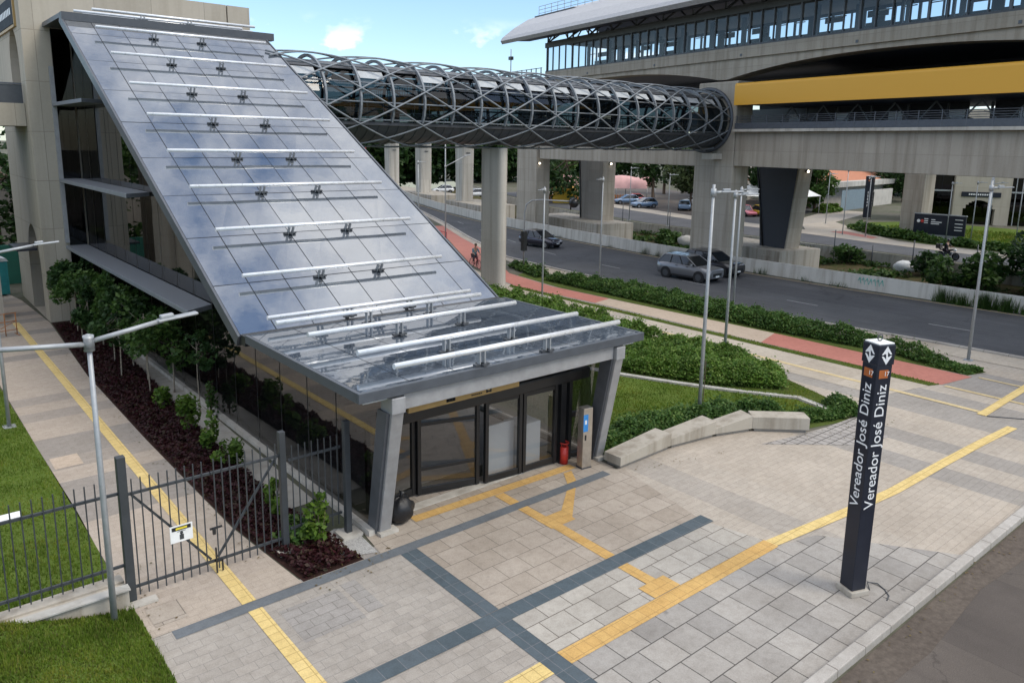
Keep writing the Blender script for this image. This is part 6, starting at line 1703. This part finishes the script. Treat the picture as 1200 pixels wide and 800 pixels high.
# tiled house and walls
ho = empty('house', (122,60,0), 0, 'low house with orange tiled roof and grey eaves beside the side street', 'house')
def obox(x0,y0,x1,y1,d,z0,z1):
    a = Vector((x0,y0,0)); b2 = Vector((x1,y1,0)); n2 = (b2-a).normalized(); n2 = Vector((-n2.y,n2.x,0))*d
    return [(a.x,a.y,z0),(b2.x,b2.y,z0),((b2+n2).x,(b2+n2).y,z0),((a+n2).x,(a+n2).y,z0),(a.x,a.y,z1),(b2.x,b2.y,z1),((b2+n2).x,(b2+n2).y,z1),((a+n2).x,(a+n2).y,z1)]
MB().hexa(obox(112,60.2,140,63.2,9,0,3.6)).build('wall', M['house_wall'], ho)
MB().hexa(obox(110.5,58.2,141,61.4,3,3.2,4.0)).build('eave', M['white_wall'], ho)
q = obox(110.5,59.5,141,62.7,12,3.62,3.9)
a,b2,c2,d2 = [Vector(v) for v in q[4:8]]
MB().add([a,b2,c2,d2,(a+d2)/2+Vector((2,0,2.8)),(b2+c2)/2+Vector((-2,0,2.8))],[(0,1,5,4),(2,3,4,5),(1,2,5),(3,0,4)]).build('roof', M['roof_tile'], ho)
for k in range(4):
    x0 = 114.5+k*6; MB().hexa(obox(x0,60.3+.107*(x0-112)-.05,x0+2.2,60.3+.107*(x0-109.8)-.05,.04,1.0,2.6)).build('window', M['dark_glass'], ho)
MB().hexa(obox(131.5,62.2,132.6,62.32,.06,0,2.3)).build('door', M['frame_black'], ho)
cf = empty('blue_fence', (112,55,0), 0, 'blue-grey corrugated metal fence in front of the tiled house', 'fence')
m = MB()
for k in range(36):
    x0, y0 = 110.6+k*.30, 55.9+k*.03; m.hexa(obox(x0,y0,x0+.28,y0+.028,.05+.05*(k%2),0,3.0))
m.build('sheet', M['corrugated_blue'], cf)
gw = empty('garden_wall', (126,58,0), 0, 'pale rendered garden wall with a dark gate along the side street', 'wall')
MB().hexa(obox(121.6,57.6,134,58.9,.3,0,2.6)).build('wall', M['house_wall'], gw); MB().hexa(obox(124.6,57.6+.31,125.6,57.6+.42,.05,0,2.3)).build('gate', M['frame_black'], gw)
hedge('low green verge bushes at the corner of the side street', [(103.5,54.5),(110,55),(109.5,57.5),(104.5,56.8)], .9, 60, M['leaf_hedge_light'], .3)
wh = empty('house', (116,80,0), R(25), 'pale two-storey house glimpsed between trees above the tent', 'house')
MB().box(-7,7,-4,4,0,7).build('wall', M['white_wall'], wh, local=True); MB().hexa([(-7.4,-4.4,7.02),(7.4,-4.4,7.02),(7.4,4.4,7.02),(-7.4,4.4,7.02),(-4,-.5,9),(4,-.5,9),(4,.5,9),(-4,.5,9)]).build('roof', M['roof_tile'], wh, local=True)
for k in range(3): MB().box(-5.2+k*4,-3.9+k*4,-4.06,-4.005,4.3,5.8).build('window', M['dark_glass'], wh, local=True)
# second station building: concrete portal with arch, dark glazing
s2 = empty('station_building', (106,34,0), 0, 'concrete station building with arched doorway and dark glass bays on the far lawn', 'station building')
P0, P1 = Vector((104.6,38.4,0)), Vector((107.6,33.0,0))
dd = (P1-P0).normalized(); nn_ = Vector((-dd.y,dd.x,0))*1.0
def face_box(u0,u1,z0,z1,o0,o1):
    a = P0+dd*u0+nn_*o0; b2 = P0+dd*u1+nn_*o0; c2 = P0+dd*u1+nn_*o1; d2 = P0+dd*u0+nn_*o1
    return [(a.x,a.y,z0),(b2.x,b2.y,z0),(c2.x,c2.y,z0),(d2.x,d2.y,z0),(a.x,a.y,z1),(b2.x,b2.y,z1),(c2.x,c2.y,z1),(d2.x,d2.y,z1)]
m = MB(); W2 = (P1-P0).length; n = 12; cu_, rr_ = W2*.47, 1.75
# wall with an arched opening built as strips
m.hexa(face_box(0,cu_-rr_,0,14,0,1.5)); m.hexa(face_box(cu_+rr_,W2,0,14,0,1.5)); m.hexa(face_box(cu_-rr_,cu_+rr_,3.2,14,0,1.5))
for k in range(n):
    u0 = cu_-rr_+2*rr_*k/n; u1 = u0+2*rr_/n; um = (u0+u1)/2-cu_; zz3 = 1.3+1.75*math.sqrt(max(0,1-(um/rr_)**2))
    m.hexa(face_box(u0,u1,zz3,3.2,0,1.5))
m.build('wall', M['concrete_tower'], s2)
MB().hexa(face_box(cu_-rr_,cu_+rr_,0,3.2,1.2,1.3)).build('arch_door', M['dark_glass'], s2)
sb = MB().hexa(face_box(cu_-rr_*1.2,cu_+rr_*1.25,3.45,4.05,-.12,-.02)).build('sign_board', M['totem_navy'], s2)
m = MB()
for k in range(11): m.hexa(face_box(cu_-1.3+k*.24,cu_-1.14+k*.24,3.66,3.84,-.14,-.125))
o = m.build('lettering', M['letter_white'], s2); o.parent = sb; o.location = (0,0,0)
MB().hexa(face_box(-4.5,-.02,0,14,1.0,1.2)).build('glazing', M['dark_glass'], s2); MB().hexa(face_box(W2+.02,W2+14,0,14,1.0,1.2)).build('glazing', M['dark_glass'], s2)
m = MB()
m.hexa(face_box(-5.2,-4.5,0,14,0,1.5)); 
m.build('pilaster', M['concrete_pale'], s2)
m = MB()
for z in (4.0,8): m.hexa(face_box(W2+.02,W2+14,z,z+.18,.7,.98)); m.hexa(face_box(-4.48,-.02,z,z+.18,.7,.98))
for k in range(9): m.hexa(face_box(W2+.6+k*1.5,W2+.7+k*1.5,0,14,.85,.98))
m.build('mullion', M['galvanised'], s2)
m = MB(); m.hexa(face_box(-4.4,W2+14,0,14,1.6,9)); m.build('rear_block', M['concrete_dark'], s2)
# black sign board on the far verge
bd = empty('sign_board', (83.9,31.6,0), R(0), 'wide black sign board with white text lines on the far lawn edge', 'sign')
m = MB(); m.hexa([(83.55,34.2,.55),(83.95,29.4,.55),(84.15,29.4,.55),(83.75,34.2,.55),(83.55,34.2,2.55),(83.95,29.4,2.55),(84.15,29.4,2.55),(83.75,34.2,2.55)]); m.build('board', M['totem_navy'], bd)
m = MB(); m.hexa([(83.53,34.25,2.56),(83.93,29.35,2.56),(84.17,29.35,2.56),(83.77,34.25,2.56),(83.53,34.25,2.66),(83.93,29.35,2.66),(84.17,29.35,2.66),(83.77,34.25,2.66)]); m.box(83.7,83.9,33.4,33.6,0,.55); m.box(84.0,84.12,30.0,30.2,0,.55); m.hexa([(83.6,34.1,.1),(83.9,29.6,.1),(84.0,29.6,.1),(83.7,34.1,.1),(83.6,34.1,.54),(83.9,29.6,.54),(84.0,29.6,.54),(83.7,34.1,.54)]); m.build('frame', M['galvanised'], bd)
m = MB()
def bx(u0,u1,z0,z1,mm=None):
    f = lambda u: (83.55+.4*u-.012, 34.2-4.8*u)
    (xa,ya),(xb,yb_) = f(u0), f(u1); (mm or m).quad((xa,ya,z0),(xb,yb_,z0),(xb,yb_,z1),(xa,ya,z1))
for z in (2.05,1.85,1.65): bx(.20,.28,z,z+.09)
for z,l in ((2.0,.42),(1.78,.55),(1.60,.5)): bx(.34,l,z,z+.09)
for z in (2.15,1.75,1.4,1.1): bx(.80,.95,z,z+.08)
m.build('lettering', M['letter_white'], bd, recalc=False)
m = MB(); m.tube([(83.56,33.75,1.85),(83.55,33.75,1.85)],.17,14); m.build('emblem_disc', M['letter_white'], bd); m = MB(); m.tube([(83.59,33.40,1.85),(83.57,33.40,1.85)],.17,14); m.build('emblem_red_disc', M['red_plastic'], bd)
# red banner by the far columns, reddish frame at the roof edge
bn = empty('banner', (66,118,0), R(30), 'red upright banner beyond the farthest viaduct column', 'banner')
MB().box(-.6,.6,-.04,.04,3.2,8.2).build('cloth', M['banner_red'], bn, local=True); MB().tube([(-.7,0,0),(-.7,0,8.4)],.06,6).build('pole', M['galvanised'], bn, local=True)
rf = empty('red_gate_frame', (36.0,52.0,0), R(80), 'dark red lattice barrier frame by the cycle path', 'barrier')
m = MB()
for k in range(8): m.tube([(-1.2+k*.34,0,0),(-1.2+k*.34,0,1.9)],.03,5)
for z in (.2,1.0,1.85): m.tube([(-1.25,0,z),(1.2,0,z)],.03,5)
m.build('frame', M['bike_red'], rf, local=True, recalc=False)
